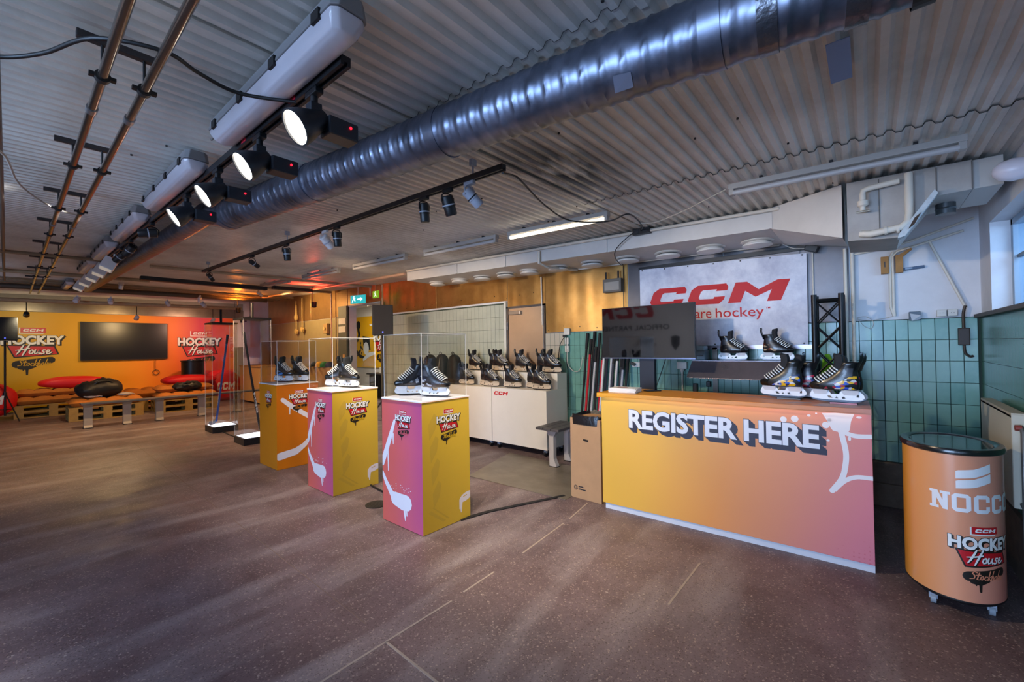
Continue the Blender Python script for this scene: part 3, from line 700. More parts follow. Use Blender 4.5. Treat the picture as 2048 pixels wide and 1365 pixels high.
for k, x in enumerate(HX):
    br = B(); br.box(x-.014, .14, CZ(x, .25)-.05, x+.014, .36, CZ(x, .25)-.025)
    tag(br.build('hanger_rail', mat('rail_dark', '#4a484a', .45, .7), bevel=.003), 'short dark hanger rail over the twin steel pipes, %s from the camera' % ['first', 'second', 'third', 'fourth', 'fifth', 'sixth', 'seventh', 'eighth'][k], 'bracket', 'hanger rails of the twin pipes')
pc = B().tube([(.6, -.03, CZ(.6, 0)-.06), (-5, -.05, CZ(-5, 0)-.06), (-11.6, -.09, CZ(-11.6, 0)-.06)], .014, 10).build('conduit_pipe', mat('grey_conduit', '#77726b', .5), None, 40)
tag(pc, 'thin grey conduit along the ceiling at the left picture edge', 'pipe')

# ------------------------------------------------------------------ sealed fluorescent luminaires
lens = mat('opal_cover', '#c9c6cf', .22, coat=.3, var=.05, vscale=5); body = mat('luminaire_grey', '#7f7e80', .5)
def luminaire(label, x0, x1, y):
    xc = (x0+x1)/2; ln = abs(x1-x0); z = CZ(xc, y)-.032
    t = thing('fluorescent_luminaire', label, 'ceiling light', (xc, y, z), 0, 'sealed luminaires along the ceiling'); t.rotation_euler = (0, .0254, 0)
    h = ln/2
    def ring(z_, wy, wx): return [Vector((sx*(wx-.03)+sx*.03*math.cos(a)*0+dx, dy, z_)) for sx, dx, dy in [(1, 0, -wy), (1, .02, -wy+.02), (1, .02, wy-.02), (1, 0, wy), (-1, 0, wy), (-1, -.02, wy-.02), (-1, -.02, -wy+.02), (-1, 0, -wy)] for a in (0,)]
    B().loft([ring(.018, .052, h), ring(-.035, .062, h)]).build('tray', body, t, bevel=.004)
    B().loft([ring(-.036, .060, h-.005), ring(-.055, .056, h-.01), ring(-.085, .042, h-.03), ring(-.095, .026, h-.05)]).build('diffuser', lens, t, 50, bevel=.006)
    for k in range(4):
        x = -h+.12+k*(ln-.24)/3
        for s in (-1, 1): B().box(x-.025, s*.062-.005, -.05, x+.025, s*.062+.005, -.015).build('clip', clampm, t)
    B().cyl((-h-.02, 0, 0), (-h-.16, 0, .0), .006, 6).build('cable_entry', MATS['grey_conduit'], t)
    return t
for lab, x0, x1 in (('large opal fluorescent luminaire nearest the camera, beside the track', -1.19, -2.47), ('second opal fluorescent luminaire, beside the four lit floodlights', -2.88, -4.14), ('third opal fluorescent luminaire along the ceiling row', -4.46, -5.72),
                    ('fourth opal fluorescent luminaire along the ceiling row', -6.05, -7.3), ('fifth opal fluorescent luminaire, small in the distance', -7.7, -8.95), ('farthest opal fluorescent luminaire, before the yellow wall', -11.0, -12.2)):
    luminaire(lab, x0, x1, .68)
# open battens along the back of the room
def batten(label, x0, x1, y, lit=False):
    xc = (x0+x1)/2; ln = abs(x1-x0); t = thing('tube_batten', label, 'ceiling light', (xc, y, CZ(xc, y)-.042), 0, 'open tube battens'); t.rotation_euler = (0, .0254, 0)
    B().box(-ln/2, -.03, -.02, ln/2, .03, .018).build('housing', mat('batten_white', '#a5a29e', .5), t, bevel=.004)
    B().cyl((-ln/2+.03, -.012, -.045), (ln/2-.03, -.012, -.045), .017, 12).build('tube', mat('tube_lit', '#fff1d6', .3, emit=2.2) if lit else mat('tube_off', '#b4b3b4', .3), t, 40)
    for s in (-1, 1): B().box(s*(ln/2-.02)-.015, -.025, -.06, s*(ln/2-.02)+.015, .02, -.018).build('lamp_holder', MATS['batten_white'], t)
    for k in range(3): B().box(-ln/2+.2+k*(ln-.4)/2-.01, -.02, .018, -ln/2+.2+k*(ln-.4)/2+.01, .02, .035).build('bracket', clampm, t)
batten('unlit double batten under the deck in the right corner', -.735, .42, 3.27)
batten('lit tube batten under the deck, left of the black junction box', -2.79, -1.67, 3.28, True)
batten('unlit tube batten just left of the lit tube batten', -4.15, -2.95, 3.28)
batten('fourth tube batten from the right along the back', -5.78, -4.50, 3.26)
batten('fifth tube batten from the right, above the exit sign', -7.45, -6.2, 3.25)
batten('farthest small tube batten near the red glow', -9.35, -8.0, 3.25)

# ------------------------------------------------------------------ lighting tracks
blk = mat('lamp_black', '#17181b', .42, var=.05); blk2 = mat('lamp_anthracite', '#20242b', .4); glow = mat('lamp_glow', '#fff4e2', .4, emit=14); redled = mat('red_led', '#ff1020', .4, emit=6)
whl = mat('lamp_white', '#d8d8dc', .4); gryl = mat('lamp_silver', '#9aa0ae', .4)
def track(label, x0, x1, y, off):
    xc = (x0+x1)/2; ln = abs(x1-x0); t = thing('lighting_track', label, 'light track', (xc, y, CZ(xc, y)-off), 0, 'ceiling light tracks'); t.rotation_euler = (0, .0254, 0)
    b = B(); b.prism([[(-.018, -.017), (-.007, -.017), (-.007, -.004), (.007, -.004), (.007, -.017), (.018, -.017), (.018, .017), (-.018, .017)]], lambda u, v, s: Vector((s, u, v)), -ln/2, ln/2)
    b.build('rail', blk, t)
    n = max(3, int(ln/1.6))
    for k in range(n):
        x = -ln/2+.25+k*(ln-.5)/(n-1)
        B().cyl((x, 0, .017), (x, 0, off-.03), .006, 6).build('drop_rod', gryl, t)
        B().box(x-.012, -.02, off-.05, x+.012, .02, off-.01).build('ceiling_hook', gryl, t)
    return t
t1 = track('black lighting track beside the opal luminaires, carrying lit floodlights', -1.36, -9.6, .745, .12)
for x in (-1.75, -2.3): B().box(x+5.48-.03, -.0195, -.008, x+5.48+.03, -.0182, .008).build('red_sticker', mat('sticker_red', '#c02038', .5), t1)
track('black lighting track above the display pedestals', -1.56, -7.4, 1.80, .12)

def flood(label, x, y, lit=True, aim=(0, -.8, -.55), power=0, target=None):
    z = CZ(x, y)-.14; t = thing('track_floodlight', label, 'spotlight', (x, y, z), 0, 'bell floodlights on the track')
    B().box(-.045, -.016, -.018, .045, .016, .012).build('adapter', blk, t, bevel=.003)
    B().cyl((0, 0, -.015), (0, 0, -.075), .014, 10).build('swivel', blk, t, 40)
    B().box(-.022, -.022, -.085, .022, .022, -.045).build('knuckle', blk2, t, bevel=.004)
    g = B(); g.box(-.03, .035, -.155, .05, .155, -.085); gb = g.build('gear_box', blk2, t, bevel=.006)
    B().cyl((.051, .12, -.11), (.054, .12, -.11), .005, 8).build('indicator', redled, gb)
    d = Vector(aim).normalized(); c = Vector((0, -.01, -.12)); q = d.to_track_quat('Z', 'Y').to_matrix().to_4x4(); Mx = Matrix.Translation(c) @ q
    B().lathe([(.022, -.06), (.034, -.055), (.042, -.02), (.058, .025), (.066, .06), (.066, .075), (.060, .075), (.058, .066)], 28, M=Mx).build('reflector_bell', blk2, t, 35)
    B().lathe([(.058, .068), (.001, .069)], 28, M=Mx).build('lens', glow if lit else mat('lens_off', '#5a5a5c', .2), t)
    if power:
        light('floodlight_beam', 'SPOT', tuple(Vector((x, y, z))+c+d*.09), tuple(Vector((x, y, z))+c+d*3) if target is None else target, power, (1, .95, .88), .05, spot=95, blend=.8)
    return t
for lab, x, pw, aim in (('lit black bell floodlight on track nearest the camera', -1.6, 70, (-.03, -.8, -.56)), ('lit black bell floodlight, second along the track', -2.15, 70, (-.03, -.8, -.56)),
                   ('lit black bell floodlight, third along the track', -2.77, 70, (-.03, -.8, -.56)), ('lit black bell floodlight, fourth along the track', -3.42, 70, (-.05, -.8, -.55))):
    flood(lab, x, .745, True, aim, pw)
def canlight(label, x, y, m, aim=(0, 0, -1), lit=True, power=0, ln=.13, r=.033, spot=50, col=(1, .84, .62), base=.16, group='cylinder spots on the tracks', blend=.6):
    z = CZ(x, y)-base+.02; t = thing('track_spotlight', label, 'spotlight', (x, y, z), 0, group)
    B().box(-.04, -.014, -.018, .04, .014, .012).build('adapter', m, t, bevel=.003)
    d = Vector(aim).normalized(); c = Vector((0, 0, -.075)); q = d.to_track_quat('Z', 'X').to_matrix().to_4x4(); Mx = Matrix.Translation(c+d*.03) @ q
    s = r+.008
    B().tube([(0, -s, -.085), (0, -s, -.045), (0, -s*.5, -.026), (0, s*.5, -.026), (0, s, -.045), (0, s, -.085)], .0045, 6).build('yoke', m, t, 40)
    B().lathe([(r*.8, -ln*.5), (r, -ln*.46), (r, -.01), (r*1.05, -.008), (r*1.05, .004), (r*.96, .006), (r*.96, ln*.40), (r*.86, ln*.46)], 22, M=Mx).build('barrel', m, t, 35)
    B().lathe([(r*.99, -.012), (r*1.07, -.011), (r*1.07, -.004), (r*.99, -.003)], 22, M=Mx).build('trim_ring', gryl if m != gryl else blk, t)
    B().lathe([(r*.84, ln*.455), (.001, ln*.457)], 22, M=Mx).build('lens', glow if lit else mat('lens_off', '#5a5a5c', .2), t)
    if power:
        light('spot_beam', 'SPOT', tuple(Vector((x, y, z))+c+d*(ln*.5+.06)), tuple(Vector((x, y, z))+c+d*4), power, col, .03, spot=spot, blend=blend)
    return t
WARM = (1, .80, .56)
canlight('silver cylinder spotlight at the near end of the pedestal track', -1.84, 1.8, gryl, (.28, .55, -.6), True, 110, spot=120, col=WARM)
canlight('black cylinder spotlight tilted back beside the silver one', -2.04, 1.8, blk, (-.05, .35, -.8), True, 76, r=.04, spot=70, col=WARM)
canlight('black cylinder spotlight pointing straight down, near end of track', -2.28, 1.8, blk, (-.05, .12, -1), True, 87, spot=75, col=(1, .86, .7))
canlight('black cylinder spotlight pointing down, middle of the pedestal track', -3.47, 1.8, blk, (-.08, .14, -1), True, 87, spot=75, col=(1, .86, .7))
canlight('white cylinder spotlight on the pedestal track', -3.68, 1.8, whl, (-.2, .75, -.6), True, 180, r=.036, spot=105, col=WARM)
canlight('black cylinder spotlight hung on a hook, pointing down', -4.5, 1.8, blk, (-.1, .16, -1), True, 87, spot=75, col=(1, .80, .55))
canlight('small black spotlight tilted toward the tiled wall', -5.45, 1.8, blk, (-.2, .9, -.5), True, 130, r=.026, ln=.12, spot=95, col=(1, .66, .36))
canlight('small black spotlight at the far end of the pedestal track', -7.1, 1.8, blk, (-.2, .5, -.6), True, 150, r=.026, ln=.12, spot=100, col=(1, .62, .32))
canlight('black spotlight after the four floodlights on the left track', -4.5, .745, blk, (-.18, -1, -.17), True, 170, r=.036, spot=62, col=(1, .97, .96))
canlight('black spotlight with bright lens on the left track', -5.45, .745, blk, (-.6, -.3, -.55), True, 95, r=.036, spot=80, col=(1, .66, .28))
canlight('black spotlight with bright lens next to the white square lamps', -6.0, .745, blk, (-.6, -.45, -.55), True, 95, r=.036, spot=80, col=(1, .62, .24))
for k, x in enumerate((-6.45, -7.1, -7.8, -8.6, -9.5)):
    z = CZ(x, .745)-.14; t = thing('box_spotlight', 'white box-shaped track lamp, %s from the near end' % ['first', 'second', 'third', 'fourth', 'fifth'][k], 'spotlight', (x, .745, z), 0, 'white box lamps on the far track')
    B().cyl((0, 0, 0), (0, 0, -.05), .012, 8).build('stem', whl, t); Mx = Matrix.Translation((0, 0, -.02)) @ Matrix.Rotation(-.25, 4, 'Y') @ Matrix.Rotation(-.45, 4, 'X')
    B().cbox((0, 0, -.12), (.09, .12, .14), Mx).build('housing', whl, t, bevel=.006)
    B().cbox((0, 0, -.192), (.075, .10, .004), Mx).build('lens', mat('lens_warm', '#e8dcc8', .3, emit=.25), t)

# ------------------------------------------------------------------ cables and small ceiling things
cabk = mat('cable_black', '#111214', .5); cabw = mat('cable_white', '#b9b4ac', .5)
def spline(pts, n=6):
    P = [Vector(p) for p in pts]; out = []
    for i in range(len(P)-1):
        a, b_, c, d = P[max(i-1, 0)], P[i], P[i+1], P[min(i+2, len(P)-1)]
        for k in range(n):
            t = k/n; out.append(.5*((2*b_)+(c-a)*t+(2*a-5*b_+4*c-d)*t*t+(3*b_-a-3*c+d)*t*t*t))
    return out+[P[-1]]
def cable(name, label, pts, r, m, cat='cable', group=None):
    return tag(B().tube(spline(pts), r, 7).build(name, m, None, 60), label, cat, group)
cable('power_cable', 'thick black cable looping across the ceiling to the left track', [(-2.26, -.15, 2.44), (-2.26, -.03, 2.47), (-2.13, .07, 2.475), (-1.89, .17, 2.465), (-1.79, .33, 2.46), (-1.84, .44, 2.46), (-1.85, .57, 2.45), (-1.73, .735, 2.44)], .007, cabk)
cable('white_cable', 'loose white cable hanging at the upper left', [(-3.3, -.2, 2.45), (-3.41, -.04, 2.50), (-4.03, .03, 2.51), (-4.56, .18, 2.53), (-4.80, .35, 2.545)], .006, cabw)
cable('power_cable', 'black cable from the pedestal track to the junction box', [(-1.57, 1.80, 2.435), (-1.62, 1.95, 2.48), (-1.65, 2.06, 2.49), (-1.83, 2.57, 2.50), (-1.90, 3.03, 2.50), (-1.66, 3.24, 2.49), (-1.50, 3.30, 2.53), (-1.6, 3.8, 2.56), (-1.74, 4.10, 2.60)], .006, cabk)
cable('power_cable', 'black cable dropping from the junction box past a round diffuser', [(-1.80, 4.10, 2.60), (-1.9, 4.11, 2.55), (-2.02, 4.12, 2.46), (-2.05, 4.15, 2.38), (-2.15, 4.5, 2.36), (-2.33, 4.93, 2.45), (-2.34, 4.95, 2.2), (-2.34, 4.95, 1.6)], .005, cabk)
cable('white_cable', 'thin white cable sagging from the right batten to the junction box', [(-.76, 3.3, 2.55), (-.95, 3.42, 2.54), (-1.2, 3.6, 2.54), (-1.5, 3.75, 2.55), (-1.7, 3.5, 2.55)], .004, cabw)
jb = thing('junction_box', 'black junction box with sockets on top edge of boxed duct', 'socket box', (-1.74, 4.13, 2.60))
B().box(-.09, -.03, -.035, .09, .03, .03).build('box', blk, jb, bevel=.006); B().box(-.075, -.034, -.02, -.02, -.029, .018).build('socket_face', blk2, jb); B().box(.02, -.034, -.02, .075, -.029, .018).build('socket_face', blk2, jb)
# far cross pipes, beams and rails
for lab, x, y0, y1, off, r, c in (('pale cross pipe under the ceiling, nearest one', -7.7, -1.5, 1.1, .06, .022, '#8d7d66'), ('pale cross pipe under the ceiling, second one', -9.9, -1.5, 1.6, .06, .03, '#9a8a70'),
        ('thick pale cross pipe below the far ceiling, over the TV wall', -13.9, -1.5, 4.3, .27, .045, '#b59c78'), ('pale cross pipe reaching to the back wall', -8.0, 1.3, 4.9, .04, .025, '#b0a08a'), ('second pale cross pipe reaching to the back wall', -9.75, 1.5, 4.9, .04, .03, '#a08a6c'), ('dark cross pipe near the far wall', -12.3, -1.5, 4.4, .1, .05, '#4c4238')):
    tag(B().cyl((x, y0, CZ(x, y0)-off), (x, y1, CZ(x, y1)-off), r, 12).build('cross_pipe', mat('cp'+c, c, .5, var=.15), None, 40), lab, 'pipe')
tag(B().box(-8.45, 1.25, CZ(-8.3, 2)-.22, -8.33, 3.0, CZ(-8.3, 2)-.16).build('rail_beam', blk, bevel=.006), 'long black rail hung across the far ceiling', 'rail')
tag(B().box(-8.3, 3.05, CZ(-8.3, 3)-.22, -8.18, 3.75, CZ(-8.3, 3)-.16).build('rail_beam', blk, bevel=.006), 'short black rail with a red mark near the back wall', 'rail')
for k in range(5):
    x = -11.6-.45*k; y0 = -1.2; tag(B().box(x-.03, y0, CZ(x, 1)-.04, x+.03, 4.8, CZ(x, 1)-.0).build('cross_beam', mat('beam_tan', '#8a775c', .6, var=.2), bevel=.004), ['first', 'second', 'third', 'fourth', 'fifth'][k]+' tan ceiling beam before the yellow wall', 'beam', 'tan beams before the far wall')
tag(B().tube([(-12.0, 4.2, CZ(-12, 4.2)-.07), (-8.0, 4.15, CZ(-8, 4.15)-.07), (-5.75, 4.13, CZ(-5.75, 4.13)-.07)], .024, 10).build('long_pipe', mat('pinkish_pipe', '#c9a48a', .45), None, 40), 'long pale pipe along the top of the back wall', 'pipe')
for lab, x, z0 in (('slim vertical pipe left of the doorway', -9.75, .3), ('slim vertical pipe right of the doorway', -7.60, .3), ('slim vertical pipe hanging above the exit sign', -8.05, 2.55)):
    tag(B().cyl((x, 4.90, z0), (x, 4.90, CZ(x, 4.9)-.03), .018, 10).build('vertical_pipe', MATS['pinkish_pipe'], None, 40), lab, 'pipe')
# coloured party lights that wash the far back corner
parm = mat('par_can', '#1b1a1a', .5)
for k, (lab, x, y, colr, glowm, pw) in enumerate((('small stage lamp washing the ceiling red', -8.9, 4.1, (1, .07, .03), 'red_gel', 70), ('small stage lamp washing the ceiling orange', -12.2, 3.7, (1, .24, .02), 'orange_gel', 90))):
    t = thing('stage_lamp', lab, 'stage light', (x, y, CZ(x, y)-.42), 0, 'coloured stage lamps')
    B().lathe([(.03, -.06), (.05, -.05), (.055, .05), (.05, .06)], 16).build('can', parm, t, 40)
    B().lathe([(.047, .055), (.001, .056)], 16).build('gel', mat(glowm, (colr[0], colr[1], colr[2]), .4, emit=5), t)
    B().tube([(-.065, 0, 0), (-.065, 0, .2), (-.065, 0, .38)], .006, 6).build('bracket', parm, t)
    light('stage_beam', 'SPOT', (x, y, CZ(x, y)-.35), (x+.35, y-.1, CZ(x, y)+.3), pw, colr, .04, spot=150, blend=.6)
# ------------------------------------------------------------------ ice hockey skate
SL = [(.060, -.080, .150, .026), (.066, -.094, .162, .034), (.078, -.102, .170, .040), (.094, -.104, .171, .042), (.108, -.104, .162, .042), (.122, -.103, .139, .041), (.136, -.101, .113, .040),
      (.152, -.099, .085, .038), (.170, -.096, .056, .036), (.190, -.093, .032, .034), (.212, -.094, .014, .035), (.232, -.099, .006, .038), (.246, -.102, .002, .039)]
def sl_at(z):
    for a, b in zip(SL, SL[1:]):
        if a[0] <= z <= b[0]:
            t = (z-a[0])/(b[0]-a[0]); return [a[i]+(b[i]-a[i])*t for i in range(4)]
    return list(SL[-1] if z > .2 else SL[0])
def sk_pt(z, a, off=0.0, sc=1.0):
    _, xb, xf_, hw = sl_at(z); xc = (xb+xf_)/2; ax = (xf_-xb)/2*sc+off; ca, sa = math.cos(a), math.sin(a)
    x = xc+ax*math.copysign(abs(ca)**.82, ca)
    t = (x-xb)/(xf_-xb+1e-9); wv = .80+.28*math.sin(min(max(t, 0), 1)*PI*.95)-.10*max(0, .35-t)
    y = (hw*sc*wv+off)*math.copysign(abs(sa)**.72, sa)
    return Vector((x, y, z))
NS = 28
def sk_ring(z, off=0.0, sc=1.0): return [sk_pt(z, 2*PI*k/NS, off, sc) for k in range(NS)]
def sk_patch(b, a0, a1, zs, off, n=10):
    rings = [[sk_pt(z, a0+(a1-a0)*k/n, off) for k in range(n+1)] for z in zs]
    b.loft(rings, False, False, False)
SKM = {}
def build_skate_meshes():
    d = {}
    def keep(k, o):
        me = o.data; d[k] = me; bpy.data.objects.remove(o)
        if k in ('blade_holder', 'runner'): me.transform(Matrix.Diagonal((1, 1, 1.32, 1)))
        else: me.transform(Matrix.Translation((0, 0, .0195)))
    dummy = mat('boot_black', '#15161a', .32, coat=.25, var=.15, vscale=30, bump=.03, bscale=120)
    b = B(); rings = [sk_ring(s[0]) for s in SL]; rings += [sk_ring(.249, 0, .93), sk_ring(.244, 0, .85), sk_ring(.2, 0, .82)]; b.loft(rings); keep('boot', b.build('boot', dummy, None, 50))
    b = B(); zs = [.063, .07, .08, .094, .106, .117]
    rings = [[sk_pt(z, -1.05+2.1*k/14, .0022) for k in range(15)] for z in zs]; top = [Vector((max(p.x-.025, .1), p.y*.75, .1205)) for p in rings[-1]]; b.loft(rings+[top], False, True, False)
    keep('toe_cap', b.build('toe_cap', mat('toe_black', '#0e0e10', .25, coat=.4), None, 50))
    # tongue
    path = [(.130, .124, .026), (.101, .146, .029), (.072, .167, .031), (.046, .189, .031), (.026, .214, .032), (.016, .242, .035), (.016, .270, .038), (.022, .296, .034), (.019, .306, .022)]
    b = B(); rings = []
    for i, (x, z, w_) in enumerate(path):
        p, q = path[max(i-1, 0)], path[min(i+1, len(path)-1)]; dx, dz = q[0]-p[0], q[1]-p[1]; l = math.hypot(dx, dz); nx, nz = dz/l, -dx/l
        if nx < 0: nx, nz = -nx, -nz
        rings.append([Vector((x+nx*t_, y_, z+nz*t_)) for t_, y_ in ((-.034 if i > 2 else -.012, -w_*.9), (.002, -w_), (.011, -w_*.55), (.011, w_*.55), (.002, w_), (-.034 if i > 2 else -.012, w_*.9))])
    b.loft(rings); keep('tongue', b.build('tongue', mat('tongue_felt', '#1c1d22', .8, var=.2, vscale=40), None, 45))
    # lace: zig-zag across the tongue
    b = B(); st = [(.130, .129), (.115, .140), (.100, .151), (.085, .162), (.070, .174), (.055, .186), (.042, .199), (.031, .214)]; pts = []
    for i, (x, z) in enumerate(st):
        s = 1 if i % 2 else -1; w_ = .030+.002*math.sin(i); k = .012
        pts += [(x-.030, -w_*.7, z-.024), (x-.010, -w_-.004, z-.008), (x+k*.6, -w_*.6, z+k*.66), (x+k*.75, 0, z+k*.85), (x+k*.6, w_*.6, z+k*.66), (x-.010, w_+.004, z-.008), (x-.030, w_*.7, z-.024)]
    b.tube(spline(pts, 2), .0044, 5); keep('lace', b.build('lace', mat('lace_white', '#e4e2dc', .8), None, 60))
    b = B()
    for s in (-1, 1):
        for x, z in st: b.cyl((x-.020, s*.032, z-.013), (x-.020, s*.0385, z-.013), .003, 6)
    keep('eyelets', b.build('eyelets', mat('eyelet_metal', '#9a9a9e', .3, .9), None))
    b = B(); rings = []
    for z, xo, w_ in ((.20, .002, .030), (.235, -.002, .030), (.262, -.012, .028), (.29, -.016, .024), (.308, -.013, .018), (.317, -.016, .009)):
        xb = sl_at(z)[1]+xo-.003; rings.append([Vector((xb+(.010 if abs(y_) > .6 else 0)+t_, y_*w_, z)) for t_, y_ in ((0, -1), (-.004, -.5), (-.005, 0), (-.004, .5), (0, 1), (.007, .5), (.006, 0), (.007, -.5))])
    b.loft(rings); keep('tendon_guard', b.build('tendon_guard', mat('guard_black', '#101216', .35, coat=.2), None, 50))
    for s in (1, -1):
        b = B(); zq = [.070, .08, .092, .105, .118, .130, .145, .158]; n_ = 12; b.loft([[sk_pt(z, s*(1.25+(z-.07)*9)+(s*2.65-s*(1.25+(z-.07)*9))*q/n_, .0016) for q in range(n_+1)] for z in zq], False, False, False)
        keep('quarter_graphic%d' % s, b.build('quarter_graphic', mat('boot_black', '#15161a'), None, 50))
        b = B(); sk_patch(b, s*1.6, s*2.2, [.152, .165, .18, .2, .21], .0016)
        keep('ankle_panel%d' % s, b.build('ankle_panel', mat('ankle_grey', '#3a3f4a', .35, coat=.3), None, 50))
    # blade holder
    fm_ = lambda u, v, t: Vector((u, t, v))
    prof = [(.150, .061), (.160, .050), (.170, .032), (.166, .020), (.150, .014), (.10, .011), (-.08, .011), (-.115, .016), (-.128, .026), (-.124, .040), (-.098, .061), (-.012, .061), (.0, .052), (.006, .040), (.050, .040), (.058, .052), (.068, .061)]
    holes = [[(-.03, .018), (-.012, .018), (-.008, .026), (-.02, .03)], [(.012, .019), (.028, .019), (.02, .029)], [(.04, .019), (.062, .019), (.07, .03), (.056, .032)], [(-.10, .028), (-.086, .028), (-.086, .042), (-.10, .042)]]
    b = B(); b.prism([prof]+holes, fm_, -.0085, .0085)
    for x0, x1 in ((.066, .152), (-.100, -.010)):
        b.loft([[Vector((x0+.012, -.0085, .036)), Vector((x1-.01, -.0085, .036)), Vector((x1-.01, .0085, .036)), Vector((x0+.012, .0085, .036))], [Vector((x0, -.018, .053)), Vector((x1, -.018, .053)), Vector((x1, .018, .053)), Vector((x0, .018, .053))], [Vector((x0, -.029, .0625)), Vector((x1, -.026, .0625)), Vector((x1, .026, .0625)), Vector((x0, .029, .0625))]])
    keep('blade_holder', b.build('blade_holder', mat('holder_white', '#dfe2e8', .35, coat=.2), None, 40))
    b = B(); b.prism([[(.170, .026), (.160, .011), (.135, .0035), (.08, 0), (-.06, 0), (-.10, .005), (-.122, .014), (-.127, .022), (-.115, .018), (-.08, .013), (.10, .013), (.15, .016)]], fm_, -.0022, .0022)
    keep('runner', b.build('runner', mat('runner_steel', '#3c3d42', .25, .9), None))
    return d
SKM = build_skate_meshes()
def graphic(name, cols, scale=40, rough=.3):
    if name in MATS: return MATS[name]
    m, nt, b, N, L = newmat(name); oc = objcoord(nt)
    mp = N.new('ShaderNodeMapping'); mp.inputs['Rotation'].default_value = (0, .5, 0); mp.inputs['Scale'].default_value = (1, .6, 1.9); L.new(oc, mp.inputs[0])
    v = N.new('ShaderNodeTexVoronoi'); v.inputs['Scale'].default_value = scale; L.new(mp.outputs[0], v.inputs['Vector'])
    s = N.new('ShaderNodeSeparateColor'); L.new(v.outputs['Color'], s.inputs[0])
    cr = N.new('ShaderNodeValToRGB'); cr.color_ramp.interpolation = 'CONSTANT'; e = cr.color_ramp.elements
    while len(e) < len(cols): e.new(.5)
    for k, c in enumerate(cols): e[k].position = k/len(cols); e[k].color = lin(c)
    L.new(s.outputs[0], cr.inputs[0]); L.new(cr.outputs[0], b.inputs['Base Color']); b.inputs['Roughness'].default_value = rough; b.inputs['Coat Weight'].default_value = .5; b.inputs['Coat Roughness'].default_value = .08
    MATS[name] = m; return m
G_YEL = graphic('graphic_yellow', ['#15161a', '#e0a818', '#2a55b8', '#d8d8dc', '#e8b820', '#1b2a5a'])
G_RED = graphic('graphic_red', ['#15161a', '#b01838', '#2450b0', '#c8c8d0', '#232f60', '#d02040'])
G_GRN = graphic('graphic_green', ['#15161a', '#2a55c0', '#a02038', '#15161a', '#c8ccd4', '#e0b020'])
G_ORG = graphic('graphic_orange', ['#15161a', '#15161a', '#d04018', '#1c1c20', '#3a1a10', '#b8a080'], 30)
G_DRK = graphic('graphic_dark', ['#15161a', '#1e2228', '#8a7a5a', '#101114', '#2a2e36', '#15161a'], 30)
G_SIL = graphic('graphic_silver', ['#1a1c22', '#2a3040', '#7a8494', '#15161a', '#202636', '#aab2c0'], 34)
G_BRN = graphic('graphic_brown', ['#15161a', '#2a1d1a', '#46302a', '#1a1716', '#15161a', '#3a2a26'], 30)
G_BLU = graphic('graphic_blue', ['#15161a', '#4a86c8', '#8ab8e0', '#1a1c20', '#2a4a78', '#15161a'], 26)
MILKY = mat('holder_clear', '#c9b9a4', .3, coat=.3)
def skate(label, loc, rz, g, group, holder=None, guard=None, lace=None, scale=1.0):
    t = thing('hockey_skate', label, 'ice skate', loc, rz, group); t.scale = (scale,)*3
    for n in ('boot', 'toe_cap', 'tongue', 'lace', 'eyelets', 'tendon_guard', 'quarter_graphic1', 'quarter_graphic-1', 'ankle_panel1', 'ankle_panel-1', 'blade_holder', 'runner'):
        o = link(n.rstrip('-1'), SKM[n], t)
        if n == 'eyelets': o['kind'] = 'stuff'
        if n.startswith('quarter'): setmat(o, g)
        if n == 'blade_holder' and holder: setmat(o, holder)
        if n == 'tendon_guard' and guard: setmat(o, guard)
        if n == 'lace' and lace: setmat(o, lace)
    return t

# ------------------------------------------------------------------ display pedestals
PW_, PD_, PH_ = .54, .50, 1.035
cond = acrylic('case_acrylic', (.975, .985, .99), .03); edge_glint = mat('acrylic_edge_glint', '#d9dcdc', .2, emit=.08)  # case edges emit faintly, a bright glint put into the material
lid = mat('pedestal_white', '#eceaf0', .45)
def glass_case(t, x0, y0, z0, x1, y1, z1, th=.006, top=True):
    for nm, bx in (('glass_side', (x0, y0, z0, x0+th, y1, z1)), ('glass_side', (x1-th, y0, z0, x1, y1, z1)), ('glass_side', (x0+th, y0, z0, x1-th, y0+th, z1)), ('glass_side', (x0+th, y1-th, z0, x1-th, y1, z1))):
        B().box(*bx).build(nm, cond, t)
    if top: B().box(x0, y0, z1, x1, y1, z1+th).build('glass_top', cond, t)
    for x in (x0, x1):
        for y in (y0, y1): B().box(x-.0015, y-.0015, z0, x+.0015, y+.0015, z1+th).build('glass_edge', edge_glint, t)
    for a, b_ in (((x0, y0), (x1, y0)), ((x0, y0), (x0, y1)), ((x1, y0), (x1, y1)), ((x0, y1), (x1, y1))):
        B().box(min(a[0], b_[0])-.0015, min(a[1], b_[1])-.0015, z1+th-.002, max(a[0], b_[0])+.0015, max(a[1], b_[1])+.0015, z1+th+.001).build('glass_edge', edge_glint, t)
spray = mat('spray_white', '#e3dfe6', .5)
stripe = mat('print_ochre', '#c2a034', .5)
front_pink = grad('ped_front_pink', (1.25, 0, .12), .42, [(0, '#dc6450'), (.3, '#d6625e'), (.6, '#cc5c74'), (.85, '#ba5080'), (1, '#ae4682')], .42, blotch=.35)
side_yel = grad('ped_side_yellow', (0, .8, .12), .3, [(0, '#c39c28'), (.5, '#d6b238'), (1, '#dcba48')], .42)
front_org = grad('ped_front_orange', (0, 0, .8), .1, [(0, '#c87808'), (1, '#e08a10')], .42)
side_org = grad('ped_side_orange', (0, .6, .3), .2, [(0, '#d07808'), (1, '#c85a10')], .42)
core = mat('ped_core', '#c89018', .5)
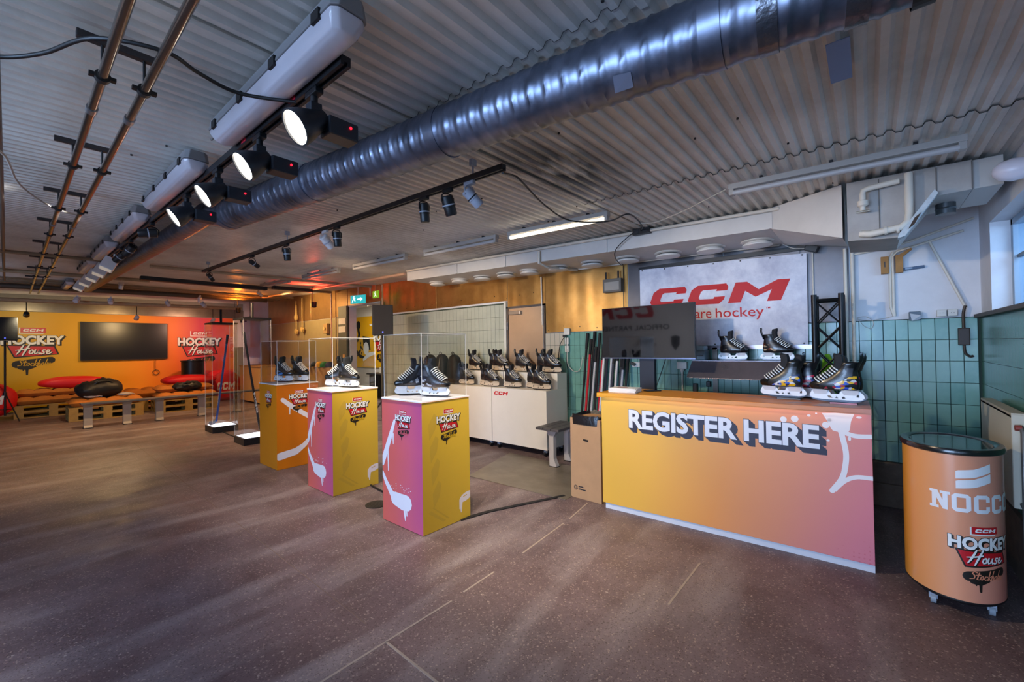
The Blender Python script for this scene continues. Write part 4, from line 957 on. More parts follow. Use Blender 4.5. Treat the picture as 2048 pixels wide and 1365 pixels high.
def pedestal(label, cx, cy, front, side, kind):
    t = thing('display_pedestal', label, 'pedestal', (cx, cy, 0), 0, 'display pedestals with clear cases')
    w_, d_ = PW_/2, PD_/2
    B().box(-w_+.006, -d_+.006, .0, w_-.006, d_-.006, PH_-.012).build('core', core, t)
    B().box(-w_, -d_, .004, w_-.001, -d_+.006, PH_-.014).build('front_print', front, t)
    B().box(w_-.006, -d_+.0005, .004, w_, d_, PH_-.014).build('side_print', side, t)
    B().box(-w_, d_-.006, .004, w_-.001, d_, PH_-.014).build('rear_print', core, t); B().box(-w_, -d_+.006, .004, -w_+.006, d_-.006, PH_-.014).build('side_print', front, t)
    B().box(-w_-.004, -d_-.004, PH_-.014, w_+.004, d_+.004, PH_).build('top_plate', lid, t, bevel=.002)
    B().box(-w_-.0045, -d_-.0045, PH_-.016, w_+.0045, d_+.0045, PH_-.0125).build('edge_band', mat('ped_band', '#c98a3a', .45), t)
    ff = plane((0, -d_, 0), (1, 0, 0), (0, 0, 1), (0, -1, 0)); fs = plane((w_, 0, 0), (0, 1, 0), (0, 0, 1), (1, 0, 0))
    ink1 = mat('print_pinkink', '#d8606c', .5) if kind == 'pink' else mat('print_orangeink', '#c87808', .5); ink2 = mat('print_yellowink', '#d9b01c', .5) if kind == 'pink' else ink1
    logo(t, ff, .03, .945, .215, .0008, ink=ink1); logo(t, fs, .02, .945, .255, .0008, ink=ink2)
    if kind == 'pink':
        s = merge(ribbon([(-.09, .85), (-.15, .72), (-.235, .55), (-.268, .48)], [.03, .05, .055, .05]), ribbon([(-.268, .40), (-.22, .33), (-.14, .245), (-.08, .21)], [.03, .045, .06, .09]),
                  ribbon([(-.10, .215), (.0, .205), (.07, .21)], [.11, .13, .125]), ribbon([(.03, .17), (.04, .10), (.045, .07)], [.03, .02, .012]), ribbon([(.06, .17), (.065, .11)], [.02, .012]), ribbon([(-.11, .74), (-.11, .66)], [.02, .01]),
                  ribbon([(-.19, .60), (-.185, .50), (-.185, .43)], [.02, .014, .01]), *[ellipse(-.1+.3*random.random()-.05, .29+.05*random.random(), .003+.004*random.random(), .004, 7) for _ in range(16)])
        decal('spray_stick', clipu(s, -w_+.001, w_-.001), ff, .0005, spray, t)
        for k in range(4): decal('tread_mark', poly2d([(-.19+.012*k, .84-.18*k), (-.13+.012*k, .93-.18*k), (-.10+.012*k, .90-.18*k), (-.12+.012*k, .80-.18*k), (-.18+.012*k, .72-.18*k)]), fs, .0003, stripe, t)
        decal('tread_mark', merge(poly2d([(-.20, .16), (-.17, .17), (-.02, .055), (-.05, .05)]), poly2d([(-.16, .19), (-.15, .195), (.02, .06), (.0, .06)])), fs, .0003, stripe, t)
        decal('spray_puck', clipu(merge(ellipse(.20, .185, .075, .035, 22, .25), ribbon([(.15, .17), (.145, .10), (.145, .07)], [.03, .018, .01]), ribbon([(.135, .17), (.13, .10)], [.02, .01])), -d_+.001, d_-.001), fs, .0005, spray, t)
        decal('puck_mark', ribbon([(.17, .19), (.21, .198)], .006), fs, .001, mat('print_yellowink', '#d9b01c', .5), t)
    else:
        s = merge(ribbon([(-.18, .84), (-.1, .77), (.05, .66), (.25, .52)], [.05, .055, .055, .05]), ribbon([(-.1, .76), (-.1, .66)], [.02, .012]), ribbon([(.25, .44), (.15, .33), (.07, .25), (-.03, .19), (-.22, .16)], [.04, .05, .06, .085, .09]))
        decal('spray_stick', clipu(s, -d_+.001, d_-.001), fs, .0005, spray, t)
    glass_case(t, -w_+.015, -d_+.015, PH_+.001, w_-.015, d_-.015, PH_+.52)
    return t
pedestal('nearest display pedestal, pink front and yellow side, clear case', -2.905, 2.28, front_pink, side_yel, 'pink')
pedestal('middle display pedestal, pink front and yellow side, clear case', -4.31, 2.28, front_pink, side_yel, 'pink')
pedestal('farthest display pedestal, orange on both sides, clear case', -5.72, 2.30, front_org, side_org, 'orange')
g = 'skates in the clear pedestal cases'
skate('black skate with bright white laces in nearest case, toe to the left', (-3.04, 2.27, PH_+.003), -2.15, G_SIL, g)
skate('black skate with silver side graphics in nearest case, heel to camera', (-2.80, 2.27, PH_+.003), .30, G_SIL, g)
skate('skate with cream laces in the middle pedestal case, behind the other', (-4.45, 2.34, PH_+.003), -2.3, G_ORG, g)
skate('tall black skate in the middle pedestal case, toe to the right', (-4.26, 2.30, PH_+.003), .3, G_DRK, g)
skate('black skate with blue side in the farthest pedestal case', (-5.76, 2.24, PH_+.003), .45, G_BLU, g)
skate('black skate behind the blue one in the farthest pedestal case', (-5.66, 2.40, PH_+.003), .35, G_DRK, g)

# ------------------------------------------------------------------ stick cases with glowing bases
def stick_case(label, sl, cx, cy, lean, colr):
    t = thing('stick_showcase', label, 'showcase', (cx, cy, 0), 0, 'tall clear stick showcases')
    B().box(-.22, -.20, 0, .22, .20, .105).build('base', mat('case_black', '#121216', .45), t, bevel=.004)
    B().box(-.19, -.17, .105, .19, .17, .112).build('light_panel', mat('light_panel', '#eef2ff', .4, emit=2.2), t)
    glass_case(t, -.215, -.195, .106, .215, .195, 1.93, top=False)
    B().box(-.22, -.20, 1.93, .22, .20, 1.955).build('top_frame', MATS['case_black'], t)
    B().cyl((0, 0, 1.955), (0, 0, 2.2), .02, 10).build('post', MATS['case_black'], t)
    s = thing('hockey_stick', sl, 'hockey stick', (cx, cy, .113), 0, 'sticks in the tall showcases')
    mm = mat('shaft'+colr, colr, .35, coat=.3); A = Vector((0, lean, .06)); Z = Vector((0, -lean*1.2, 1.62)); d = (Z-A).normalized(); q = d.to_track_quat('Z', 'X').to_matrix().to_4x4(); ln = (Z-A).length
    Mx = Matrix.Translation(A) @ q
    B().box(-.015, -.01, 0, .015, .01, ln, Mx).build('shaft', mm, s, bevel=.003)
    b = B(); s_ = 1 if lean > 0 else -1
    b.loft([[A+Vector((-.01, -.006, -.05)), A+Vector((.012, -.006, -.05)), A+Vector((.012, .006, .05)), A+Vector((-.01, .006, .05))], [A+Vector((-.02-s_*.03, -.006, -.057)), A+Vector((-.02-s_*.03, .006, -.057)), A+Vector((-.03-s_*.03, .006, .02)), A+Vector((-.03-s_*.03, -.006, .02))]]) if False else None
    b.prism([[(.012, .07), (-.012, .0), (-.05, -.045), (-.16, -.052), (-.20, -.035), (-.20, .0), (-.17, .018), (-.06, .02), (-.018, .06)]], lambda u, v, tt: Vector((A.x+tt, A.y-u*s_*.55, A.z+v)), -.006, .006)
    b.build('blade', mat('blade_grey', '#5d6474', .5), s)
    f = lambda u, v, h=0: Mx @ Vector((v, -.0105-h, u)); f2 = lambda u, v, h=0: Mx @ Vector((.0155+h, v, u))
    decal('shaft_lettering', boxed(EMB, .28, -.011, .62, .011), f, .001, mat('print_white', '#e8e8e6', .5), s); decal('shaft_lettering', boxed(EMB, .28, -.008, .62, .008), f2, .001, mat('print_white', '#e8e8e6', .5), s)
    B().box(-.017, -.012, ln-.16, .017, .012, ln+.01, Mx).build('grip_tape', mat('tape_black', '#15151a', .8), s)
stick_case('tall clear showcase with glowing base, farther one', 'blue hockey stick in the farther clear showcase', -9.02, 2.46, -.085, '#23408a')
stick_case('tall clear showcase with glowing base, beside the orange pedestal', 'black hockey stick in the clear showcase beside orange pedestal', -7.47, 2.46, .10, '#1a1c24')

# ------------------------------------------------------------------ registration counter
CW_, CD_, CH_ = 1.84, .46, 1.025
cnt = thing('reception_counter', 'long orange and pink reception counter reading REGISTER HERE', 'counter', (-.925, 3.655, 0), math.radians(1.8))
cg = grad('counter_print', (.44, 0, -.13), .50, [(0, '#d6a83a'), (.22, '#dfa83e'), (.47, '#dd9048'), (.66, '#d88866'), (.84, '#d07a84'), (1, '#c46e8c')], .42, dots=(38, (.55, 0, -.9), -.12, '#c05a6a'))
B().box(-CW_/2, -CD_/2, .05, CW_/2, CD_/2-.0, CH_-.03).build('front_body', cg, cnt, bevel=.002)
B().box(-CW_/2+.02, -CD_/2+.012, 0, CW_/2, CD_/2-.02, .05).build('plinth', mat('plinth_white', '#c9ccd6', .5), cnt)
topg = grad('counter_top_print', (.5, .25, 0), .5, [(0, '#d9980f'), (.55, '#dd8418'), (.8, '#c97848'), (1, '#b98a8a')], .4)
B().box(-CW_/2-.025, -CD_/2-.04, CH_-.03, CW_/2, CD_/2, CH_).build('counter_top', topg, cnt, bevel=.002)
B().box(-CW_/2-.025, -CD_/2-.04, CH_-.036, CW_/2, -CD_/2-.035, CH_-.03).build('front_lip', topg, cnt)
B().box(-CW_/2+.03, -CD_/2-.034, CH_-.0345, CW_/2-.02, -CD_/2-.026, CH_-.0305).build('light_strip', mat('led_strip', '#ffe0b0', .4, emit=5), cnt)
cf = plane((0, -CD_/2, 0), (1, 0, 0), (0, 0, 1), (0, -1, 0))
t_ref = ('REGISTER HERE', .035, 0, .98)
U0, V0, U1, V1 = -.665, .735, .655, .895
dkp = mat('print_navy', '#241f33', .5)
decal('lettering_depth', merge(*[fit_text('REGISTER HERE', U0+.006*k, V0-.0055*k, U1+.006*k, V1-.0055*k, .052, 0, .98, t_ref) for k in range(0, 7)]), cf, .0008, dkp, cnt)
decal('lettering', fit_text('REGISTER HERE', U0, V0, U1, V1, .035, 0, .98), cf, .0018, mat('print_paper', '#d9dce6', .5), cnt)
pw2 = mat('print_pale', '#e2dde0', .5)
cur = merge(ribbon([(.755, .985), (.76, .93), (.765, .88), (.76, .86)], [.17, .12, .095, .07], False), ribbon(spline([(.765, .88, 0), (.79, .72, 0), (.785, .64, 0), (.76, .56, 0), (.715, .47, 0)], 6) and [(p.x, p.y) for p in spline([(.765, .88, 0), (.79, .74, 0), (.785, .64, 0), (.765, .56, 0), (.715, .475, 0)], 6)], .03),
            ribbon([(p.x, p.y) for p in spline([(.775, .865, 0), (.84, .845, 0), (.92, .85, 0)], 6)], .028, False), ribbon([(p.x, p.y) for p in spline([(.725, .48, 0), (.78, .55, 0), (.84, .585, 0), (.92, .59, 0)], 6)], .026, False))
for e in ((.69, .90, .02, .022), (.71, .935, .011, .011), (.52, .925, .022, .022), (.455, .915, .02, .02), (.70, .80, .009, .007), (.60, .955, .01, .008), (.86, .965, .014, .007), (.64, .972, .006, .005), (.81, .825, .008, .014)):
    decal('paint_drop', ellipse(*e, 14), cf, .0005, pw2, cnt)
decal('crown_print', cur, cf, .0005, pw2, cnt)
ct = plane((0, 0, CH_), (1, 0, 0), (0, 1, 0), (0, 0, 1))
for q in ([(.62, -.255), (.83, -.255), (.90, -.05), (.86, .1), (.70, .0)], [(.2, .1), (.44, .02), (.40, -.02), (.18, .06)], [(.45, -.2), (.62, -.12), (.60, -.06), (.5, -.12)]):
    decal('top_print', poly2d(q), ct, .0006, mat('print_mauve', '#b0908c', .5), cnt)

lf = thing('leaflet_stack', 'stack of white leaflets on the left end of the counter', 'leaflets', (-1.67, 3.53, CH_+.001), math.radians(6))
for k in range(7):
    B().box(-.12, -.085, .0055*k, .12, .085, .0055*k+.005, Matrix.Rotation(random.uniform(-.05, .05), 4, 'Z') @ Matrix.Translation((random.uniform(-.004, .004), random.uniform(-.004, .004), 0))).build('leaflet', mat('leaflet_paper', '#e9e7e2', .6), lf)
decal('cover_print', poly2d([(-.07, -.02), (.02, -.02), (.02, .03), (-.07, .03)]), plane((0, 0, .0386), (1, 0, 0), (0, 1, 0), (0, 0, 1)), .0006, mat('print_rose', '#b06a6a', .5), lf)
ph = thing('smartphone', 'black phone lying on the counter beside the leaflets', 'phone', (-1.50, 3.72, CH_+.001), .9)
B().box(-.07, -.035, 0, .07, .035, .009).build('case', blk, ph, bevel=.003); B().box(-.066, -.031, .009, .066, .031, .0095).build('screen', mat('screen_black', '#0a0b10', .08), ph)
g = 'skates on the registration counter'
skate('skate with yellow and blue graphics on counter, toe to the left', (-.475, 3.70, CH_+.014), PI-.12, G_YEL, g)
skate('skate with blue and red graphics on counter, behind the yellow one', (-.395, 3.835, CH_+.001), PI-.30, G_RED, g)
skate('skate with red, blue and yellow heel on right end of counter', (-.155, 3.60, CH_+.014), PI-.10, G_GRN, g)
skate('black skate on right end of counter, mostly behind its twin', (-.14, 3.745, CH_+.001), PI-.16, G_RED, g)
for lab, x, y in (('thin dark tag stand under the yellow and blue skate', -.46, 3.70), ('thin pink tag stand under the right front skate', -.14, 3.60)):
    s = thing('tag_stand', lab, 'tag stand', (x, y, CH_+.001), .0)
    B().box(-.075, -.02, 0, .075, .02, .012).build('foot', blk, s, bevel=.002); B().box(-.072, -.0215, .001, .072, -.0203, .011).build('tag_strip', mat('tag_pink', '#c98a9a', .5) if 'pink' in lab else mat('tag_grey', '#6d7078', .5), s)

# ------------------------------------------------------------------ screen on a stand behind the counter
tv = thing('display_screen', 'black display screen on a floor stand behind the counter', 'screen', (-1.757, 4.22, 0), math.radians(-1.5))
B().box(-.495, -.018, 1.300, .495, .022, 1.846).build('cabinet', blk, tv, bevel=.004)
B().box(-.489, -.0205, 1.316, .489, -.0185, 1.840).build('panel', mat('screen_gloss', '#06070b', .035, spec=.8, coat=.5), tv)
B().box(-.495, -.022, 1.298, .495, -.016, 1.308).build('bezel_strip', mat('bezel_silver', '#6a6f86', .3, .8), tv)
B().box(-.09, .03, .03, .07, .09, 1.5).build('post', mat('post_navy', '#1b1e2c', .5), tv, bevel=.004); B().box(-.3, -.2, 0, .3, .3, .025).build('foot_plate', blk, tv, bevel=.005)
# printed backdrop on the near wall (seen mirrored in the screen)
bd = thing('printed_backdrop', 'pale backdrop with red emblem, seen mirrored in the display screen', 'banner', (-5.2, -2.57, 0))
B().box(-1.6, 0, .75, 1.55, .02, 3.0 if False else 2.56).build('cloth', mat('backdrop_cloth', '#e2e5f0', .8), bd)
for x in (-1.5, 1.45): B().box(x-.03, -.3, 0, x+.03, .3, .02).build('foot', blk, bd); B().cyl((x, 0, .02), (x, 0, 2.56), .02, 8).build('upright', blk, bd)
bf = plane((0, .021, 0), (-1, 0, 0), (0, 0, 1), (0, 1, 0))
decal('emblem', boxed(EMB, -.46, 2.17, 1.5, 2.55), bf, .001, mat('banner_red', '#c80d18', .6), bd)
decal('lettering', fit_text('OFFICIAL PARTNER', -.87, 1.83, 1.2, 1.97, .02, 0, 1.05), bf, .001, mat('print_ink', '#14151c', .6), bd)
sh = [(-.12, .16), (0, .2), (.12, .16), (.11, -.05), (0, -.2), (-.11, -.05)]
decal('crest', merge(poly2d([(-1.02+a, 1.47+b_) for a, b_ in sh])), bf, .001, mat('print_ink', '#14151c', .6), bd)
decal('flag_lettering', merge(fit_text('UFA', -.42, 1.48, .02, 1.60, .05, .25), *[ribbon([(p.x, p.y) for p in spline([(-.5, 1.46-.04*k, 0), (-.3, 1.44-.04*k, 0), (-.15, 1.47-.04*k, 0), (.1, 1.46-.04*k, 0)], 5)], .018) for k in range(2)]), bf, .001, mat('print_ink', '#14151c', .6), bd)

# ------------------------------------------------------------------ banner
ban = thing('emblem_banner', 'pale ice-textured banner with large red emblem on the back wall', 'banner', (0, 0, 0))
def bz(u, v): return 4.93-.012*math.sin(u*7)*math.sin(v*5+1)-.006*math.sin(u*23)
BX0, BX1 = -2.115, -.445
def bq(u, v, h=0):  # u, v in 0..1
    zt = 2.352+(2.302-2.352)*u; zb = 1.425+(1.42-1.425)*u
    return Vector((BX0+(BX1-BX0)*u, bz(u, v)-h, zb+(zt-zb)*v))
def banner_mat():
    m, nt, b, N, L = newmat('banner_ice'); oc = objcoord(nt)
    n = N.new('ShaderNodeTexNoise'); n.inputs['Scale'].default_value = 3.2; n.inputs['Detail'].default_value = 9; n.inputs['Roughness'].default_value = .68; L.new(oc, n.inputs['Vector'])
    cr = N.new('ShaderNodeValToRGB'); cr.color_ramp.elements[0].position = .33; cr.color_ramp.elements[0].color = lin('#b4b8cc'); cr.color_ramp.elements[1].position = .62; cr.color_ramp.elements[1].color = lin('#e6e8f2'); L.new(n.outputs['Fac'], cr.inputs[0])
    L.new(cr.outputs[0], b.inputs['Base Color']); b.inputs['Roughness'].default_value = .6; return m
b = B(); nx, nz_ = 40, 24; b.loft([[bq(i/nx, j/nz_) for i in range(nx+1)] for j in range(nz_+1)], False, False, False); b.build('cloth', banner_mat(), ban, 60)
def onb(part, u0, v0, u1, v1):
    p = boxed(part, u0, v0, u1, v1); bm = bmesh.new(); vs = [bm.verts.new((a, c, 0)) for a, c in p[0]]
    for f in p[1]:
        try: bm.faces.new([vs[i] for i in f])
        except ValueError: pass
    for k in range(1, 60): bmesh.ops.bisect_plane(bm, geom=bm.verts[:]+bm.edges[:]+bm.faces[:], plane_co=(k/60, 0, 0), plane_no=(1, 0, 0))
    bm.verts.index_update(); r = [(q.co.x, q.co.y) for q in bm.verts], [tuple(q.index for q in f.verts) for f in bm.faces]; bm.free(); return r
decal('emblem', onb(EMB, .075, .50, .92, .735), bq, .003, mat('banner_red', '#c80d18', .6), ban)
for wd, u0, v0, u1, v1 in (('We', .255, .335, .362, .44), ('are', .380, .333, .482, .415), ('hockey', .508, .297, .781, .447)):
    tx, tf = text2d(wd, .004); a, b_, c, d = bounds(tx)
    decal('slogan_word', onb(([((x-a)/(c-a), (y-b_)/(d-b_)) for x, y in tx], tf), u0, v0, u1, v1), bq, .003, mat('banner_red', '#c80d18', .6), ban)
tx, tf = text2d('TM', .01); a, b_, c, d = bounds(tx)
decal('trademark', onb(([((x-a)/(c-a), (y-b_)/(d-b_)) for x, y in tx], tf), .790, .415, .815, .435), bq, .003, mat('banner_red', '#c80d18', .6), ban)
for i in range(7):
    for v in (.985, .015): B().cyl(bq(.02+i*.16, v, .004), bq(.02+i*.16, v, -.004), .008, 8).build('grommet', clampm, ban)
B().box(BX0-.02, 4.945, 2.34, BX1+.05, 4.975, 2.385, Matrix.Identity(4)).build('hanging_rail', blk, ban)

# ------------------------------------------------------------------ steel shelf with two skates, printer, post
shf = thing('steel_shelf', 'stainless wall shelf with serrated front edge holding two skates', 'shelf', (0, 0, 0))
ss = mat('stainless', '#8d8790', .3, .85, var=.15, vscale=6, rvar=.1)
B().box(-1.42, 4.60, 1.262, -.36, 4.975, 1.270).build('shelf_plate', ss, shf)
b = B(); b.loft([[Vector((-1.42, 4.60, 1.268)), Vector((-.36, 4.60, 1.268)), Vector((-.36, 4.605, 1.268)), Vector((-1.42, 4.605, 1.268))], [Vector((-1.45, 4.50, 1.10)), Vector((-.36, 4.50, 1.10)), Vector((-.36, 4.505, 1.10)), Vector((-1.45, 4.505, 1.10))]]); b.build('front_apron', ss, shf)
teeth = B()
for k in range(54): x = -1.445+k*.02; teeth.add([(x, 4.502, 1.101), (x+.018, 4.502, 1.101), (x+.009, 4.498, 1.09)], [(0, 1, 2)])
teeth.build('serration', ss, shf, recalc=False)
B().box(-1.42, 4.95, 1.38, -.36, 4.985, 1.42).build('wall_strip', ss, shf)
B().box(-1.315, 4.95, .6, -1.265, 4.985, 1.40).build('upright', mat('upright_grey', '#6f6a64', .45, .5), shf); B().box(-.62, 4.95, .9, -.58, 4.985, 1.40).build('upright', MATS['upright_grey'], shf)
skate('skate with gold trim on the steel shelf, left one', (-1.09, 4.76, 1.2705), .0, G_DRK, 'skates on the steel shelf', scale=.93)
skate('skate with orange flash on the steel shelf, right one', (-.70, 4.76, 1.2705), .0, G_ORG, 'skates on the steel shelf', scale=.95)
pr = thing('label_printer', 'small grey label printer on the shelf beside the screen', 'printer', (-1.40, 4.82, 1.2705))
B().box(-.08, -.08, 0, .07, .08, .10).build('body', mat('printer_grey', '#5f6f78', .45), pr, bevel=.008); B().box(-.06, -.083, .04, .05, -.078, .055).build('slot', blk, pr); B().box(-.07, -.07, .10, .06, .07, .15).build('lid', mat('printer_light', '#8ba0a8', .4), pr, bevel=.01)

# ------------------------------------------------------------------ lattice truss tower
tt = thing('truss_tower', 'black lattice truss tower standing by the back wall', 'truss', (-.27, 4.66, 0))
tbm = mat('truss_black', '#0f1014', .38, .4); h = .095; ZT = 1.86
for sx in (-1, 1):
    for sy in (-1, 1): B().cyl((sx*h, sy*h, .01), (sx*h, sy*h, ZT), .022, 12).build('chord', tbm, tt, 40)
B().box(-.15, -.15, 0, .15, .15, .012).build('base_plate', tbm, tt)
n = 8
for f in range(4):
    P = [((-h, -h), (h, -h)), ((h, -h), (h, h)), ((h, h), (-h, h)), ((-h, h), (-h, -h))][f]
    for k in range(n):
        z0 = .05+k*(ZT-.1)/n; z1 = .05+(k+1)*(ZT-.1)/n
        B().cyl((*P[0], z0), (*P[1], z1), .007, 6).build('brace', tbm, tt); B().cyl((*P[1], z0), (*P[0], z1), .007, 6).build('brace', tbm, tt)
    B().cyl((*P[0], ZT-.05), (*P[1], ZT-.05), .012, 8).build('end_tie', tbm, tt)
vest = B(); vest.loft([[Vector((x, y, z)) for x, y in ((-.05*w_, -.02), (.05*w_, -.025), (.05*w_, .02), (-.05*w_, .02))] for z, w_ in ((.7, 1.1), (.95, 1.2), (1.15, 1.0), (1.28, .7), (1.33, .3))])
vo = vest.build('safety_vest', mat('hi_vis', '#9be01c', .6, var=.2, vscale=12), None, 50); vo.location = (-.30, 4.90, 0); tag(vo, 'bright yellow-green vest hanging behind the truss tower', 'vest')

# ------------------------------------------------------------------ white two-tier skate cabinet
cabm = mat('cabinet_white', '#e2ddd4', .45, var=.03)
cang = math.radians(-.5)
def cabinet(label, x0, x1):
    t = thing('display_cabinet', label, 'cabinet', ((x0+x1)/2, 4.70, 0), 0, 'white two-tier skate cabinets'); w_ = (x1-x0)/2-.002
    B().box(-w_, -.27, .10, w_, .22, .865).build('lower_body', cabm, t, bevel=.002)
    B().box(-w_, -.01, .866, w_, .22, 1.075).build('upper_tier', cabm, t, bevel=.002)
    for x in (-w_+.07, w_-.07):
        for y in (-.2, .15):
            c = B(); c.cyl((x-.012, y, .034), (x+.012, y, .034), .034, 14); co = c.build('caster', blk, t, 40)
            B().box(x-.02, y-.02, .05, x+.02, y+.02, .10).build('caster_fork', gryl, co)
    return t
c1 = cabinet('white two-tier skate cabinet with red emblem, beside the bench', -4.14, -3.18)
cabinet('white two-tier skate cabinet behind the nearest pedestal', -5.14, -4.145)
cabinet('white two-tier skate cabinet farthest left, under the bags', -6.14, -5.145)
decal('emblem', boxed(EMB, -.43, .765, -.17, .815), plane((0, -.27, 0), (1, 0, 0), (0, 0, 1), (0, -1, 0)), .001, mat('banner_red', '#c80d18', .6), c1)
g = 'skates on the white cabinet'
for lab, x, y, up_, a in (('dark skate on the upper tier of cabinet, leftmost', -4.86, 4.80, 1, .15), ('dark skate on the upper tier, left of the middle pair', -4.46, 4.86, 1, .1), ('dark skate on the upper tier, right of the middle pair', -4.27, 4.755, 1, .12),
                          ('single dark skate on the upper tier before the steel door', -3.88, 4.80, 1, .15), ('dark skate on the upper tier, left of the end pair', -3.53, 4.86, 1, .1), ('dark skate on the upper tier at the right end', -3.335, 4.755, 1, .12),
                          ('dark skate on the lower tier, leftmost', -4.80, 4.55, 0, .15), ('dark skate on the lower tier, left of the second pair', -4.43, 4.625, 0, .08), ('dark skate on the lower tier, right of the second pair', -4.25, 4.51, 0, .14),
                          ('single dark skate on the lower tier above the red emblem', -3.87, 4.55, 0, .15), ('dark skate on the lower tier, left of the end pair', -3.53, 4.625, 0, .06), ('dark skate on the lower tier at the right end', -3.34, 4.51, 0, .1)):
    z = 1.0765 if up_ else .8665
    skate(lab, (x, y, z), a, G_BRN, g, holder=MILKY)
bagm = mat('bag_black', '#221d19', .7, var=.25, vscale=14, bump=.3, bscale=40); strapw = mat('bag_strap', '#7d705c', .6)
for lab, x, y, s in (('black backpack on the cabinet, leftmost of three', -5.66, 4.555, .98), ('black backpack on the cabinet, middle of three', -5.36, 4.555, 1.0), ('plain black backpack on the cabinet, next to the skates', -5.06, 4.555, .98)):
    t = thing('backpack', lab, 'backpack', (x, y, .867), -.12, 'backpacks on the white cabinet')
    b = B(); rings = []
    for z, wx, wy in ((0, .11, .07), (.03, .13, .09), (.12, .14, .10), (.24, .135, .095), (.34, .125, .085), (.42, .10, .07), (.46, .06, .045), (.475, .02, .015)):
        rings.append([Vector((wx*s*math.copysign(abs(math.cos(a))**.6, math.cos(a)), wy*s*math.copysign(abs(math.sin(a))**.6, math.sin(a)), z*s)) for a in [2*PI*k/20 for k in range(20)]])
    b.loft(rings); b.build('pack_body', bagm, t, 60)
    B().tube(spline([(-.03, -.02, .455), (-.02, -.03, .50), (.02, -.03, .50), (.03, -.02, .455)]), .007, 6).build('grab_loop', bagm, t)
    if 'plain' not in lab:
        for sx in (-1, 1): B().tube(spline([(sx*.05, -.07, .42), (sx*.075, -.105, .32), (sx*.06, -.11, .24), (sx*.03, -.105, .25)]), .008, 6).build('shoulder_strap', strapw, t)
        B().box(-.03, -.108, .25, .03, -.1, .27).build('buckle', gryl, t)
B().box
lp = thing('stick_blade_prop', 'small black bracket standing on the upper tier between skates', 'bracket', (-4.60, 4.90, 1.0765), .3)
B().box(-.04, -.01, 0, .05, .01, .012).build('foot', blk, lp); B().box(-.04, -.01, .012, -.025, .01, .09).build('upright', blk, lp)

# ------------------------------------------------------------------ bench beside the cabinet, metal floor plate, cardboard bin
bn = thing('changing_bench', 'dark wooden bench with white metal legs beside the white cabinet', 'bench', (-2.92, 4.42, 0), math.radians(0))
wood = mat('bench_wood', '#4b4a50', .5, var=.2, vscale=12)
for k in range(3): B().box(-.165+k*.112, -.36, .445, -.165+k*.112+.106, .18, .475).build('seat_slat', wood, bn, bevel=.004)
legm = mat('bench_leg', '#b9b8bd', .4, .2)
for y in (-.24, .08):
    b = B(); b.loft([[Vector((sx*wx+ox, y+sy*.03, z)) for sx, sy in ((-1, -1), (1, -1), (1, 1), (-1, 1))] for z, wx, ox in ((.0, .05, .02), (.02, .05, .02), (.10, .032, 0), (.36, .032, 0), (.42, .07, 0), (.444, .14, 0))]); b.build('leg', legm, bn)
    B().box(-.035, y-.035, 0, .075, y+.035, .012).build('foot', blk, bn)
pl = B(); pl.add([(-3.46, 3.30, .001), (-2.2, 3.34, .001), (-2.2, 4.3, .001), (-3.75, 4.35, .001), (-3.46, 3.30, .006), (-2.2, 3.34, .006), (-2.2, 4.3, .006), (-3.75, 4.35, .006)], [(0, 1, 2, 3), (4, 7, 6, 5), (0, 4, 5, 1), (1, 5, 6, 2), (2, 6, 7, 3), (3, 7, 4, 0)])
tag(pl.build('steel_plate', mat('floor_steel', '#8d8478', .42, .6, var=.25, vscale=4, rvar=.12)), 'worn steel plate on the floor before the white cabinet', 'floor plate')
cb = thing('cardboard_bin', 'tall brown cardboard bin with black liner left of the counter', 'bin', (-2.04, 3.62, 0), math.radians(-2))
card = mat('cardboard', '#a8835f', .8, var=.08, vscale=8)
B().box(-.165, -.165, 0, .165, .165, .76).build('carton', card, cb, bevel=.003)
b = B(); rings = []
for z, s, j in ((.70, .172, 0), (.755, .174, .006), (.785, .168, .01), (.79, .15, .01), (.74, .13, .015), (.68, .10, .02), (.66, .02, 0)):
    rings.append([Vector((s*math.copysign(abs(math.cos(a))**.35, math.cos(a)), s*math.copysign(abs(math.sin(a))**.35, math.sin(a)), z+random.uniform(-j, j))) for a in [2*PI*k/32 for k in range(32)]])
b.loft(rings, False); b.build('liner_bag', mat('bin_liner', '#141318', .3, bump=.4, bscale=35), cb, 40)
bf2 = plane((0, -.165, 0), (1, 0, 0), (0, 0, 1), (0, -1, 0))
decal('hand_hole', merge(poly2d([(-.02, .55), (.035, .545), (.035, .565), (-.02, .57)])), bf2, .001, mat('hole_dark', '#140f0c', .9), cb)
decal('maker_mark', merge(ribbon([(-.075, .115), (-.06, .113), (-.05, .115), (-.03, .113)], [.012, .009, .011, .012]), ribbon([(-.075, .09), (-.055, .091), (-.04, .089), (-.005, .089)], [.011, .012, .009, .012]), ribbon([(-.11+.018*math.cos(a), .10+.02*math.sin(a)) for a in [PI*.2+PI*1.6*k/12 for k in range(13)]], .006), ribbon([(-.10+.01*math.cos(a), .095+.012*math.sin(a)) for a in [2*PI*k/8 for k in range(9)]], .004)), bf2, .001, mat('print_ink', '#14151c', .6), cb)

